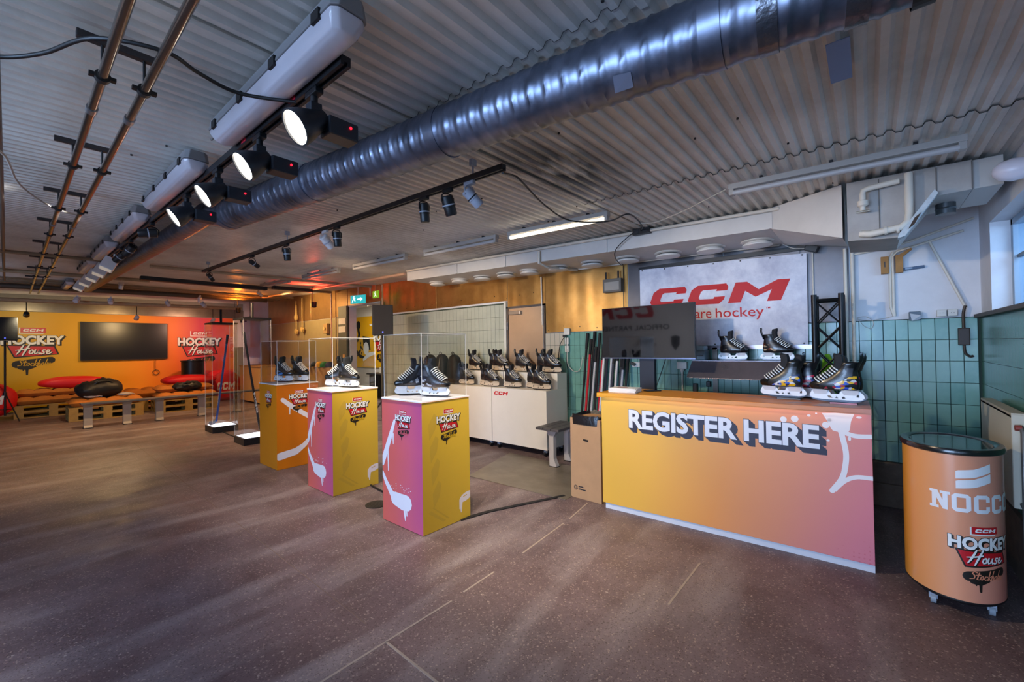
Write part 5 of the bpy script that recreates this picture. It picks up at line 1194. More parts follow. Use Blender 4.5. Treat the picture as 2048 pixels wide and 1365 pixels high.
# ------------------------------------------------------------------ hockey sticks leaning on the tiled wall
cols = ['#16161a', '#b8202c', '#16161a', '#a9abb2', '#1b1b20', '#b31c30', '#c9c9cc', '#1c2030', '#b9bcc4', '#232a3c', '#c4c4c8', '#30343e', '#9ea2ac', '#1a1c24']
nm_ = ['black', 'red-topped black', 'tall black', 'silver', 'black-gripped', 'red', 'white', 'navy', 'pale grey', 'dark blue', 'off-white', 'charcoal', 'light grey', 'short black']
tops = [1.60, 1.52, 1.62, 1.42, 1.60, 1.45, 1.50, 1.58, 1.47, 1.40, 1.44, 1.36, 1.33, 1.30]
for k in range(14):
    x = -2.86+k*.043; t = thing('hockey_stick', nm_[k]+' hockey stick, '+['first', 'second', 'third', 'fourth', 'fifth', 'sixth', 'seventh', 'eighth', 'ninth', 'tenth', 'eleventh', 'twelfth', 'thirteenth', 'last'][k]+' from the left in the row', 'hockey stick', (x, 4.78, 0), 0, 'sticks leaning on the tiled wall')
    A = Vector((-.03, -.06+.02*(k % 3), .05)); Z = Vector((.01*(k % 3), .165, tops[k])); d = (Z-A).normalized(); Mx = Matrix.Translation(A) @ d.to_track_quat('Z', 'Y').to_matrix().to_4x4(); ln = (Z-A).length
    B().box(-.014, -.009, 0, .014, .009, ln, Mx).build('shaft', mat('stick_'+cols[k], cols[k], .35, coat=.3), t, bevel=.002, bseg=1)
    B().box(-.0155, -.0105, ln-.2, .0155, .0105, ln+.008, Mx).build('grip_tape', mat('tape_black', '#15151a', .8), t)
    b = B(); b.prism([[(-.012, .05), (.012, .05), (.02, .02), (.05, -.02), (.17, -.045), (.19, -.03), (.18, .0), (.06, .02)]], lambda u, v, q: Vector((A.x-v*.2+q, A.y-u, A.z+v)), -.006, .006); b.build('blade', mat('blade_black', '#1d1d22', .6), t)

# ------------------------------------------------------------------ oval drinks cooler
fr = thing('drinks_cooler', 'oval orange drinks cooler on casters with white NOCCO lettering', 'drinks cooler', (.339, 3.462, 0))
RX, RY = .20, .257
fg = grad('cooler_print', (1.7, -.55, 0), .47, [(0, '#e8a010'), (.12, '#e09a1a'), (.26, '#dd9450'), (.5, '#df9a70'), (.8, '#dc9078'), (1, '#d6828e')], .3, coat=.35)
def fe(a, z, h=0): return Vector(((RX+h)*math.cos(a), (RY+h)*math.sin(a), z))
b = B(); b.loft([[fe(2*PI*k/72, z) for k in range(72)] for z in (.075, .10, .4, .7, .845)]); b.build('printed_shell', fg, fr, 40)
b = B(); b.loft([[fe(2*PI*k/72, z, h_) for k in range(72)] for z, h_ in ((.84, .004), (.845, .010), (.862, .012), (.872, .006), (.873, -.02), (.866, -.032), (.862, -.036))], False, True); b.build('lid_rim', mat('rim_black', '#14171b', .25, coat=.4), fr, 40)
b = B(); b.loft([[fe(2*PI*k/48, z, h_) for k in range(48)] for z, h_ in ((.863, -.034), (.867, -.034))]); b.build('lid_glass', mat('lid_glass', '#26343a', .06, spec=1), fr, 40)
b = B(); b.loft([[fe(2*PI*k/48, z, h_) for k in range(48)] for z, h_ in ((.062, -.01), (.075, .001), (.082, .001))]); b.build('base_rim', blk, fr, 40)
for a in (-2.2, -.72, .8, 2.35):
    p = fe(a, 0, -.035); f = B(); f.cyl((p.x-.011, p.y, .026), (p.x+.011, p.y, .026), .026, 16); fo = f.build('caster', mat('caster_clear', '#8f99a3', .3), fr, 40)
    B().box(p.x-.017, p.y-.014, .028, p.x+.017, p.y+.014, .065).build('caster_fork', gryl, fo)
# print faces the camera: u runs along the shell from angle A0
A0 = -1.28
arc = [0]; 
for k in range(400):
    a = A0-1.6+3.2*k/400; p, q = fe(a, 0), fe(a+3.2/400, 0); arc.append(arc[-1]+(q-p).length)
s0 = arc[200]
def fu(u, v, h=0):
    s_ = u+s0; lo, hi = 0, 400
    while hi-lo > 1:
        md = (lo+hi)//2
        if arc[md] < s_: lo = md
        else: hi = md
    t = (s_-arc[lo])/(arc[hi]-arc[lo]); a = A0-1.6+3.2*(lo+t)/400; return fe(a, v, h)
def dsub(part, n=14):
    bm = bmesh.new(); vs = [bm.verts.new((a, c, 0)) for a, c in part[0]]
    for f in part[1]:
        try: bm.faces.new([vs[i] for i in f])
        except ValueError: pass
    x0, _, x1, _ = bounds(part[0])
    for k in range(1, n): bmesh.ops.bisect_plane(bm, geom=bm.verts[:]+bm.edges[:]+bm.faces[:], plane_co=(x0+(x1-x0)*k/n, 0, 0), plane_no=(1, 0, 0))
    bm.verts.index_update(); r = [(q.co.x, q.co.y) for q in bm.verts], [tuple(q.index for q in f.verts) for f in bm.faces]; bm.free(); return r
wp = mat('cooler_white', '#e4e4ea', .4)
def slab(ch, x):  # slab letters N O C
    w_ = .072; H0 = .545; H1 = .64; s = .019
    R = lambda a, b_, c, d: poly2d([(x+a, b_), (x+c, b_), (x+c, d), (x+a, d)])
    if ch == 'N': return merge(R(.006, H0, .006+s, H1), R(.05, H0, .05+s, H1), poly2d([(x+.006, H1), (x+.03, H1), (x+.069, H0), (x+.05, H0)]), R(-.004, H0, .034, H0+.014), R(-.004, H1-.014, .03, H1), R(.04, H1-.014, .078, H1))
    o = [(x+.014, H0), (x+.058, H0), (x+.072, H0+.014), (x+.072, H1-.014), (x+.058, H1), (x+.014, H1), (x, H1-.014), (x, H0+.014)]
    if ch == 'O': return merge(R(0, H0+.012, s, H1-.012), R(.053, H0+.012, .072, H1-.012), poly2d([(x, H0+.014), (x+.014, H0), (x+.058, H0), (x+.072, H0+.014), (x+.072, H0+.02), (x, H0+.02)]), poly2d([(x, H1-.02), (x+.072, H1-.02), (x+.072, H1-.014), (x+.058, H1), (x+.014, H1), (x, H1-.014)]))
    return merge(R(0, H0+.012, s, H1-.012), R(.053, H0+.012, .072, H0+.036), R(.053, H1-.036, .072, H1-.012), poly2d([(x, H0+.014), (x+.014, H0), (x+.058, H0), (x+.072, H0+.014), (x+.072, H0+.02), (x, H0+.02)]), poly2d([(x, H1-.02), (x+.072, H1-.02), (x+.072, H1-.014), (x+.058, H1), (x+.014, H1), (x, H1-.014)]))
UX = -.165
decal('brand_lettering', dsub(merge(*[slab(ch, UX+k*.083) for k, ch in enumerate('NOCCO')]), 30), fu, .002, wp, fr)
def bar(z): return [(UX+.10, z), (UX+.17, z+.012), (UX+.245, z+.04), (UX+.245, z+.085), (UX+.17, z+.055), (UX+.11, z+.045), (UX+.10, z+.04)]
decal('brand_mark', dsub(merge(poly2d(bar(.665)), poly2d(bar(.717)))), fu, .002, wp, fr)
logo(fr, fu, UX+.215, .475, .30, .0015, grid=8, ink=mat('print_salmon', '#e08a68', .5))
# ------------------------------------------------------------------ right corner details
rad = thing('radiator', 'cream panel radiator on the window wall behind the cooler', 'radiator', (0, 0, 0))
rm = mat('radiator_cream', '#c9c0ae', .45, var=.05)
B().box(.60, 3.62, .50, .612, 4.46, 1.02).build('front_panel', rm, rad, bevel=.004); B().box(.645, 3.62, .50, .657, 4.46, 1.02).build('rear_panel', rm, rad, bevel=.004)
B().box(.60, 3.62, 1.005, .657, 4.46, 1.03).build('top_grille', mat('radiator_grille', '#b8ad9a', .5), rad); B().box(.602, 3.615, .50, .655, 3.625, 1.02).build('end_cover', rm, rad); B().box(.602, 4.455, .50, .655, 4.465, 1.02).build('end_cover', rm, rad)
for k in range(20): B().box(.613, 3.66+k*.04, .52, .644, 3.662+k*.04, 1.0).build('fin', rm, rad)
B().tube([(.63, 3.60, .96), (.63, 3.57, .955), (.63, 3.55, .93), (.63, 3.55, .3)], .011, 8).build('supply_pipe', mat('rad_pipe', '#6e6a66', .4, .4), rad, 40)
B().cyl((.63, 3.575, .955), (.605, 3.575, .955), .016, 12).build('valve_head', mat('valve_red', '#8d3a30', .5), rad)
B().tube([(.63, 3.60, .53), (.63, 3.56, .52), (.63, 3.52, .50), (.63, 3.52, .02)], .011, 8).build('return_pipe', MATS['rad_pipe'], rad, 40)
for z in (.55, .95): B().box(.657, 3.9, z, .688, 3.93, z+.02).build('wall_bracket', MATS['rad_pipe'], rad)
gl = thing('globe_lamp', 'white bulkhead lamp high on the window wall', 'lamp', (XR, 3.56, 2.38))
B().lathe([(.06, 0), (.065, .02), (.06, .03)], 20, M=Matrix.Rotation(-PI/2, 4, 'Y')).build('wall_plate', white, gl, 40)
B().lathe([(.058, .03), (.062, .07), (.05, .115), (.025, .14), (.001, .146)], 20, M=Matrix.Rotation(-PI/2, 4, 'Y')).build('shade', mat('opal', '#d3d0da', .3), gl, 40)
def conduit(label, pts, r, m=None): return tag(B().tube(pts, r, 10).build('conduit_pipe', m or white2, None, 40), label, 'pipe', 'white conduits on the back wall')
YW = YB-.03
conduit('white vertical conduit at the steel column, left one', [(-.155, YW-.02, 2.30), (-.155, YW-.02, 1.2)], .014)
conduit('white vertical conduit at the white wall edge, right one', [(-.105, YW-.02, 2.30), (-.105, YW-.02, 1.2)], .014)
conduit('thin white vertical conduit just left of the truss', [(-.40, YW, 2.35), (-.40, YW, 1.45)], .006)
tag(B().tube([(-3.0, 4.93, 2.475), (-2.0, 4.93, 2.455), (-.66, 4.93, 2.42)], .014, 8).build('conduit_pipe', white2, None, 40), 'long thin conduit under the boxed duct above the banner', 'pipe', 'white conduits on the back wall')
tag(B().tube([(-3.05, 4.14, 2.60), (-3.05, 4.14, 2.46), (-3.03, 4.3, 2.42), (-2.98, 4.9, 2.46)], .018, 8).build('conduit_pipe', white2, None, 40), 'angled white conduit bending under the boxed duct', 'pipe', 'white conduits on the back wall')
tag(B().tube([(-3.62, 4.96, 2.45), (-3.61, 4.96, 1.75)], .010, 8).build('conduit_pipe', white2, None, 40), 'vertical white conduit beside the steel door', 'pipe', 'white conduits on the back wall')
conduit('pair of white conduits down the white wall, left pipe', [(.175, YW, 2.22), (.152, YW, 2.17), (.150, YW, 1.74), (.16, YW, 1.70), (.17, YW, 1.66)], .010)
conduit('pair of white conduits down the white wall, right pipe', [(.60, YW, 2.33), (.20, YW, 2.22), (.172, YW, 2.18), (.170, YW, 1.72), (.175, YW, 1.66)], .010)
conduit('diagonal white conduit across the white wall', [(.40, YW, 2.28), (.60, YW-.01, 1.70)], .010)
conduit('horizontal white conduit along the top of white wall', [(-.10, YW, 2.24), (.14, YW, 2.26), (.3, YW, 2.30), (.66, YW, 2.42)], .010)
wd_ = mat('raw_wood', '#a5763f', .7, var=.25, vscale=16)
t = thing('wood_block', 'left raw wooden block beside the white conduit pair', 'wood block', (.118, YW-.012, 2.11), 0, 'wood blocks'); B().box(-.026, -.018, -.075, .026, .03, .075).build('block', wd_, t, bevel=.003); B().box(-.004, -.02, -.02, .004, -.017, .03).build('slot', blk, t)
t = thing('wood_block', 'right raw wooden block with a splintered top corner', 'wood block', (.212, YW-.012, 2.11), 0, 'wood blocks')
b = B(); b.prism([[(-.024, -.075), (.024, -.075), (.024, .06), (.085, .115), (.075, .125), (.0, .078), (-.024, .075)]], lambda u, v, q: Vector((u, q, v)), -.02, .03); b.build('block', wd_, t)
t = thing('marking_strip', 'dark blue lettered strip on the white wall', 'strip', (.295, YW, 2.065), 0); B().box(-.075, -.004, -.011, .075, .028, .011, Matrix.Rotation(-.06, 4, 'Y')).build('strip', mat('strip_blue', '#37506e', .5), t); B().box(-.045, -.006, -.005, .0, -.004, .006, Matrix.Rotation(-.06, 4, 'Y')).build('strip_print', mat('strip_pale', '#8fa3b8', .5), t)
t = thing('bracket_box', 'grey angular bracket box above the green tiles', 'bracket', (.30, YW-.02, 1.655)); B().box(-.035, -.02, -.04, .035, .045, .035).build('housing', mat('box_slate', '#51606e', .5), t, bevel=.004); b = B(); b.add([(-.02, -.03, -.045), (.035, -.03, -.03), (.034, -.05, .0), (-.03, -.021, .02)], [(0, 1, 2), (0, 2, 3)]); b.build('flap', mat('flap_pale', '#a8b4c0', .5), t)
sw = mat('socket_white', '#c9c8c2', .4)
for k, x in enumerate((.462, .525)):
    t = thing('power_socket', 'white wall socket above green tiles, %s of the two' % ['left', 'right'][k], 'socket', (x, YW-.005, 1.668), 0, 'paired wall sockets')
    B().box(-.028, -.012, -.028, .028, .034, .028).build('plate', sw, t, bevel=.004); B().lathe([(.018, -.0125), (.018, -.0128)], 14, M=Matrix.Rotation(PI/2, 4, 'X')).build('well', mat('socket_shadow', '#8b8a86', .5), t)
    for s in (-1, 1): B().cyl((s*.008, -.013, 0), (s*.008, -.0145, 0), .0025, 6).build('pin_hole', blk, t)
t = thing('switch_box', 'old dark switch box with a bent cable on green tiles', 'switch', (.585, YB-.045, 1.47)); dkb = mat('old_bakelite', '#30251f', .5)
B().box(-.033, -.02, -.07, .033, .02, .07).build('box', dkb, t, bevel=.006); B().tube(spline([(0, 0, .07), (0, .005, .17), (.005, .0, .22), (.012, .0, .25)]), .010, 8).build('riser', dkb, t, 40); B().tube(spline([(0, 0, -.07), (.005, 0, -.13), (.03, .0, -.16), (.05, .0, -.155)]), .009, 8).build('stub_cable', dkb, t, 40)
cable('white_cable', 'loop of thin pale wire on the green tiles by the conduits', [(-.08, YW, 1.66), (-.02, YW-.005, 1.665), (.03, YW-.005, 1.62), (.02, YW-.005, 1.56), (-.03, YW-.005, 1.58), (-.08, YW, 1.66)], .0025, cabw)
cable('white_cable', 'thin pale wire sagging along the tile edge', [(-.08, YW, 1.645), (.02, YW-.005, 1.63), (.17, YW, 1.66)], .0025, cabw)
wl_ = thing('corner_floodlight', 'small black floodlight at the banner corner', 'spotlight', (-.40, 4.88, 2.33)); B().box(-.05, -.03, -.03, .05, .03, .03, Matrix.Rotation(.4, 4, 'Y')).build('housing', blk, wl_, bevel=.005); B().box(-.01, .02, -.01, .01, .07, .05).build('bracket', blk, wl_)
cable('white_cable', 'pale wire from the duct corner to the banner floodlight', [(-.64, 4.9, 2.42), (-.55, 4.9, 2.36), (-.45, 4.9, 2.34)], .005, cabw)
# sign box / emergency lamp on the cladding
t = thing('emergency_lamp', 'grey emergency lamp box on metal cladding left of banner', 'lamp', (-2.475, 4.93, 2.2)); B().box(-.125, -.03, -.085, .125, .055, .085).build('housing', mat('em_grey', '#6f675c', .5), t, bevel=.004); B().box(-.10, -.034, -.06, .10, -.029, .045).build('cover', mat('em_cover', '#a59c90', .4), t)
for x in (-.09, .08): B().box(x-.01, -.01, .085, x+.01, .0, .18).build('strap', clampm, t)
# sockets and cords on the tiles
t = thing('socket_strip', 'white socket block with black plugs on tiles by the sticks', 'socket', (-3.19, YB-.045, 1.64)); 
for z in (0, -.13, -.24): B().box(-.045 if z == 0 else -.03, -.015, z-.045, .045 if z == 0 else .03, .02, z+.045).build('socket', sw, t, bevel=.005)
B().box(-.045, -.045, -.075, .0, -.015, -.045).build('plug', blk, t, bevel=.004); B().cyl((0, 0, -.17), (0, 0, -.20), .008, 8).build('link_conduit', sw, t)
cable('power_cable', 'black cord hanging from the plug down behind white cabinet', [(-3.22, 4.94, 1.57), (-3.30, 4.94, 1.45), (-3.33, 4.94, 1.2), (-3.33, 4.94, .9)], .005, cabk)
cable('power_cable', 'second black cord from the socket block to the floor', [(-3.19, 4.94, 1.57), (-3.20, 4.94, 1.3), (-3.17, 4.94, 1.0), (-3.17, 4.94, .6)], .005, cabk)
cable('white_cable', 'white cord looping from the socket block to the sticks', [(-3.18, 4.94, 1.40), (-3.17, 4.93, 1.2), (-3.08, 4.93, 1.1), (-2.98, 4.93, 1.12), (-2.93, 4.93, 1.3)], .005, cabw)
t = thing('power_socket', 'white socket with black plug on tiles under the screen', 'socket', (-2.19, YB-.045, 1.20)); B().box(-.05, -.015, -.03, .05, .02, .03).build('plate', sw, t, bevel=.004); B().box(-.06, -.05, -.02, .0, -.015, .015, Matrix.Rotation(.4, 4, 'Y')).build('plug', blk, t, bevel=.004)
t = thing('power_socket', 'beige junction socket on tiles at left edge of screen post', 'socket', (-2.03, YB-.045, 1.30)); B().box(-.04, -.02, -.04, .04, .02, .04).build('plate', mat('socket_beige', '#a98f70', .5), t, bevel=.004)
t = thing('power_socket', 'white box with funnel outlet on the tiles under screen', 'socket', (-1.64, YB-.05, 1.20)); B().box(-.055, -.02, -.04, .055, .025, .04).build('plate', sw, t, bevel=.006); B().lathe([(.03, -.04), (.01, -.09), (.008, -.3)], 10).build('outlet', sw, t, 40)
cable('power_cable', 'black cord drooping from the screen to the wall socket', [(-2.08, 4.9, 1.25), (-2.10, 4.88, 1.1), (-2.04, 4.85, .98), (-2.08, 4.8, .9), (-1.98, 4.6, .93), (-1.85, 4.35, .9)], .006, cabk)
cable('power_cable', 'straight black cord slanting behind the screen post', [(-1.80, 4.9, 1.30), (-1.88, 4.88, 1.05), (-1.95, 4.85, .85)], .005, cabk)
t = thing('power_socket', 'small black outlet low on the tiles right of screen', 'socket', (-1.50, YB-.045, .95)); B().box(-.022, -.02, -.05, .022, .02, .05).build('plate', blk, t, bevel=.005)
t = thing('power_socket', 'second small black outlet low on the tiles', 'socket', (-1.36, YB-.045, 1.0)); B().box(-.022, -.02, -.03, .022, .02, .03).build('plate', blk, t, bevel=.005)
# dark stuff in the corner behind the cooler
t = thing('hose_coil', 'dark coiled hose on the floor behind the cooler', 'hose', (.52, 4.05, 0)); pts = [(.09*math.cos(a), .16*math.sin(a), .02+.012*a/PI) for a in [k*PI/8 for k in range(64)]]; B().tube(pts, .014, 6).build('hose', mat('hose_dark', '#17191c', .5), t, 50)
# floor: cable runs, drain
def floorcable(label, pts): 
    return tag(B().tube(spline(pts), .009, 7).build('cable_run', cabk, None, 60), label, 'cable', 'black cables on the floor')
tag(B().add([(-2.62, 2.41, .001), (-2.55, 2.70, .001), (-2.25, 3.42, .001), (-2.285, 3.435, .001), (-2.59, 2.71, .001), (-2.66, 2.43, .001), (-2.62, 2.41, .008), (-2.55, 2.70, .008), (-2.25, 3.42, .008), (-2.285, 3.435, .008), (-2.59, 2.71, .008), (-2.66, 2.43, .008)], [(0, 1, 4, 5), (1, 2, 3, 4), (6, 11, 10, 7), (7, 10, 9, 8), (0, 6, 7, 1), (1, 7, 8, 2), (2, 8, 9, 3), (3, 9, 10, 4), (4, 10, 11, 5), (5, 11, 6, 0)]).build('cable_cover', mat('rubber_black', '#16171b', .6)), 'flat black cable cover running from near pedestal to the bin', 'cable cover')
floorcable('black cable on the floor between near and middle pedestal', [(-4.05, 2.44, .01), (-3.7, 2.40, .01), (-3.4, 2.44, .01), (-3.17, 2.42, .01)])
floorcable('black cable on the floor between middle and far pedestal', [(-5.45, 2.46, .01), (-5.1, 2.43, .01), (-4.8, 2.46, .01), (-4.58, 2.44, .01)])
floorcable('black cable on the floor between the two stick showcases', [(-8.8, 2.42, .01), (-8.3, 2.40, .01), (-7.9, 2.42, .01), (-7.69, 2.42, .01)])
dr = thing('drain_cover', 'round dark drain cover on the floor beside near pedestal', 'drain', (-3.52, 2.18, .0)); B().lathe([(.10, .0005), (.10, .004), (.085, .005), (.001, .005)], 28).build('ring', mat('drain_iron', '#2a2624', .6, .4), dr)
for k in range(7): B().box(-.07, -.066+k*.02, .005, .07, -.058+k*.02, .0065).build('grate_bar', mat('drain_bar', '#3a3431', .6, .4), dr)
hatch = thing('hatch_frame', 'square hatch frame let into the floor at lower left', 'hatch', (-2.08, .27, 0), .0)
hm = mat('hatch_frame', '#3c332f', .7)
for bx in ((-.2, .14, .2, .155), (.19, -.4, .205, .155), (-.2, -.4, -.185, .155)): B().box(bx[0], bx[1], -.003, bx[2], bx[3], .0015).build('frame_bar', hm, hatch)

# ------------------------------------------------------------------ far room
ftv = thing('television', 'large black television on the yellow far wall', 'television', (XF, 2.07, 0))
B().box(.03, -.91, 1.24, .09, .91, 2.28).build('cabinet', blk, ftv, bevel=.006); B().box(.0905, -.895, 1.265, .092, .895, 2.265).build('panel', mat('far_screen', '#0b0c12', .3, spec=.5), ftv); B().box(.0, -.3, 1.5, .03, .3, 2.0).build('wall_mount', blk, ftv)
cable('power_cable', 'cable hanging below the television with a coil at its end', [(XF+.04, 2.7, 1.22), (XF+.04, 2.7, .95)]+[(XF+.04+.01*k/20, 2.72+.07*math.cos(k*.6+1.5), .85+.07*math.sin(k*.6+1.5)) for k in range(24)], .008, mat('cord_tan', '#4a3418', .6))
def speaker_stand(label, lab2, x, y, zt, rz, wide):
    t = thing('speaker_stand', label, 'speaker stand', (x, y, 0), rz, 'tripod speaker stands')
    B().cyl((0, 0, .12), (0, 0, zt-.06), .018, 10).build('pole', blk, t, 40); B().cyl((0, 0, .55), (0, 0, .62), .032, 10).build('collar', blk, t, 40)
    for k in range(3):
        a = 2*PI*k/3+.5; p = (.42*math.cos(a), .42*math.sin(a), .012); B().cyl((.02*math.cos(a), .02*math.sin(a), .58), p, .012, 8).build('leg', blk, t, 40)
        B().cyl((0, 0, .25), (.24*math.cos(a), .24*math.sin(a), .265), .007, 6).build('brace', blk, t)
    s = thing('loudspeaker', lab2, 'speaker', (x, y, zt-.055), rz, 'loudspeakers on tripods')
    B().box(-.14, -wide/2, 0, .14, wide/2, .50).build('cabinet', mat('speaker_black', '#131318', .6), s, bevel=.01); B().box(.14, -wide/2+.02, .02, .146, wide/2-.02, .48).build('grille', mat('grille_black', '#1b1b20', .7, bump=.4, bscale=200), s)
    B().cyl((.146, 0, .05), (.149, 0, .05), .012, 8).build('badge', mat('badge_blue', '#5a68ff', .4, emit=1.5), s)
speaker_stand('tripod speaker stand at the left edge before yellow wall', 'black loudspeaker on tripod at the left edge', -14.3, -.10, 1.80, 0, .36)
speaker_stand('tripod speaker stand beside the tiled wall near doorway', 'black loudspeaker on tripod beside the doorway', -6.20, 4.0, 1.72, -.6, .33)
brl = thing('oil_barrel', 'black ribbed metal barrel by the yellow wall', 'barrel', (-15.25, 3.44, 0)); B().lathe([(.28, 0), (.285, .02), (.275, .03), (.275, .36), (.29, .38), (.275, .40), (.275, .74), (.29, .76), (.275, .78), (.275, 1.14), (.29, 1.15), (.29, 1.18), (.27, 1.18), (.265, 1.165)], 28).build('shell', mat('barrel_black', '#1a1a1c', .38, .5), brl, 30); B().lathe([(.265, 1.163), (.001, 1.163)], 28).build('lid', blk, brl)
wdp = mat('pallet_wood', '#94743a', .75, var=.2, vscale=9)
def pallet(label, x, y, z, rz=0, L_=1.2, D_=.8):
    t = thing('wooden_pallet', label, 'pallet', (x, y, z), rz, 'stacked pallets')
    for k in range(5): B().box(-D_/2+k*(D_-.1)/4, -L_/2, .122, -D_/2+k*(D_-.1)/4+.1, L_/2, .144).build('deck_board', wdp, t)
    for k in range(3): B().box(-D_/2, -L_/2+k*(L_-.145)/2, .10, D_/2, -L_/2+k*(L_-.145)/2+.145, .122).build('stringer_board', wdp, t)
    for i in range(3):
        for k in range(3): B().box(-D_/2+i*(D_-.1)/2, -L_/2+k*(L_-.145)/2, .022, -D_/2+i*(D_-.1)/2+.1, -L_/2+k*(L_-.145)/2+.145, .10).build('block', wdp, t)
    for i in range(3): B().box(-D_/2+i*(D_-.1)/2, -L_/2, 0, -D_/2+i*(D_-.1)/2+.1, L_/2, .022).build('bottom_board', wdp, t)
    return t
cush = mat('cushion_rust', '#b26a22', .85, var=.2, vscale=7, bump=.25, bscale=60)
def cushion(label, x, y, z, L_=1.2, D_=.8, H_=.18, nx=3, ny=4, rz=0):
    t = thing('seat_cushion', label, 'cushion', (x, y, z), rz, 'tufted cushions on the pallets')
    b = B(); n1, n2 = nx*6, ny*6; top = []; bot = []
    for i in range(n1+1):
        rt = []; rb = []
        for j in range(n2+1):
            u, v = i/n1, j/n2; puff = (abs(math.sin(u*nx*PI))*abs(math.sin(v*ny*PI)))**.4; ed = min(1, min(u, 1-u)*9)**.5*min(1, min(v, 1-v)*12)**.5
            sx = 1-.03*(1-abs(math.sin(v*ny*PI)))
            rt.append(Vector(((u-.5)*D_*sx, (v-.5)*L_, H_*.5+H_*.5*ed*(.55+.45*puff)))); rb.append(Vector(((u-.5)*D_*sx, (v-.5)*L_, H_*.5-H_*.5*ed)))
        top.append(rt); bot.append(rb)
    b.loft(top, False, False, False); b.loft(bot, False, False, False); b.build('pad', cush, t, 70)
    for i in range(1, nx):
        for j in range(1, ny): B().lathe([(.02, H_*.76), (.018, H_*.80), (.001, H_*.81)], 8, ((i/nx-.5)*D_, (j/ny-.5)*L_)).build('button', mat('button_rust', '#7a4512', .8), t)
for lab, x, y, n_, back in (('left', -14.85, .62, 'far left', 1), ('middle', -13.22, 1.36, 'middle', 0), ('right', -13.15, 2.80, 'right', 0)):
    pallet('lower pallet of the %s pallet seat' % n_, x, y, 0); pallet('upper pallet of the %s pallet seat' % n_, x, y, .1455)
    cushion('rust tufted cushion on the %s pallet seat' % n_, x, y, .291)
    if back or n_ == 'right': cushion('upper rust tufted cushion stacked on the %s pallet seat' % n_, x-.1, y, .455, 1.15, .6, .17, 2, 4)
cushion('rust cushion lying behind the black bag on the middle seat', -14.04, 2.1, .2905, 1.3, .6, .26, 2, 4)
t = pallet('low pallet behind the middle seat', -14.04, 2.1, .0, 0); pallet('upper low pallet behind the middle seat', -14.04, 2.1, .1455)
redm = mat('beanbag_red', '#d40f16', .55, var=.08, vscale=5)
def beanbag(label, x, y, z, sx, sy, sz, rz=0, mark=False):
    t = thing('red_beanbag', label, 'beanbag', (x, y, z), rz, 'red beanbags in the far lounge'); b = B(); rings = []
    for i in range(11):
        p = -PI/2+PI*i/10; r = max(math.cos(p), .001)**.55; zz = math.copysign(abs(math.sin(p))**.8, math.sin(p))
        rings.append([Vector((sx*r*math.copysign(abs(math.cos(a))**.6, math.cos(a))*(1-.12*max(zz, 0)*math.sin(a)), sy*r*math.copysign(abs(math.sin(a))**.6, math.sin(a)), sz*(1+zz*(1+.18*math.sin(a*2+1))))) for a in [2*PI*k/28 for k in range(28)]])
    b.loft(rings); b.build('bag', redm, t, 70)
    if mark:
        f = plane((sx*.985, 0, sz*.95), (0, 1, 0), (0, 0, 1), (1, 0, 0)); decal('emblem', boxed(EMB, -sy*.5, -sz*.2, sy*.5, sz*.35), f, .012, mat('print_white', '#e8e8e6', .5), t)
beanbag('red beanbag at the left picture edge', -14.65, -.38, .12, .40, .46, .33, .1, True)
beanbag('long red pillow on the far left pallet seat', -15.05, 1.0, .60, .34, .62, .13, 0)
beanbag('long red pillow on the right pallet seat', -14.1, 3.1, .56, .34, .60, .12, 0)
beanbag('upright red beanbag behind the stick showcases', -14.6, 4.0, .02, .36, .46, .40, 0, True)
blb = mat('hockey_bag', '#15161a', .55, bump=.4, bscale=15)
def duffel(label, x, y, z, sx, sy, sz, rz=0):
    t = thing('duffel_bag', label, 'bag', (x, y, z), rz, 'equipment bags on the pallets'); b = B(); rings = []
    for i in range(13):
        v = -1+2*i/12; r = max(1-abs(v)**4, .02)**.5; lump = .72+.34*math.exp(-((v-.3)/.45)**2)+.07*math.sin(v*9+1)
        rings.append([Vector((sx*r*math.cos(a)*(1+.08*math.sin(3*a+v*4)), sy*v, sz+sz*r*lump*math.sin(a)*(1 if math.sin(a) > 0 else 1/lump))) for a in [2*PI*k/20 for k in range(20)]])
    rings = [[p+Vector((random.uniform(-.018, .018), 0, random.uniform(-.018, .018)))*(1 if p.z > .05 else 0) for p in r_] for r_ in rings]; b.loft(rings); b.build('bag_body', blb, t, 40); B().tube(spline([(sx*.72, -sy*.4, sz*1.45), (sx*.85, -sy*.2, sz*1.75), (sx*.85, sy*.2, sz*1.75), (sx*.72, sy*.4, sz*1.45)]), .015, 6).build('handle', blb, t)
    B().tube(spline([(sx*.3, -sy*.8, sz*1.35), (sx*.25, -sy*.2, sz*1.72), (sx*.2, sy*.4, sz*1.95), (sx*.15, sy*.85, sz*1.3)]), .012, 6).build('zip_seam', mat('zip_grey', '#3a3a40', .5), t)
duffel('large black equipment bag on the middle pallet seat', -13.1, 1.25, .455, .28, .40, .21, .25)
duffel('small black bag on the right pallet seat', -13.0, 2.82, .47, .20, .30, .12, 0)
glm = mat('pad_white', '#a59a94', .6)
for lab, x, y, z in (('pale glove lying under the large black bag', -12.93, 1.12, .46), ('white skate guard on the cushion by the bag', -12.93, 1.66, .46)):
    t = thing('hockey_glove', lab, 'glove', (x, y, z)); b = B(); rings = []
    for i in range(8): v = i/7; r = (.3+.7*math.sin(v*PI))*.07; rings.append([Vector((r*math.cos(a), -.13+.26*v, .045+r*.6*math.sin(a))) for a in [2*PI*k/12 for k in range(12)]])
    b.loft(rings); b.build('padding', glm, t, 60)
    for k in range(3): B().tube([(-.02+.02*k, .10, .05), (-.02+.02*k, .16, .03)], .012, 6).build('finger_roll', glm, t, 60)
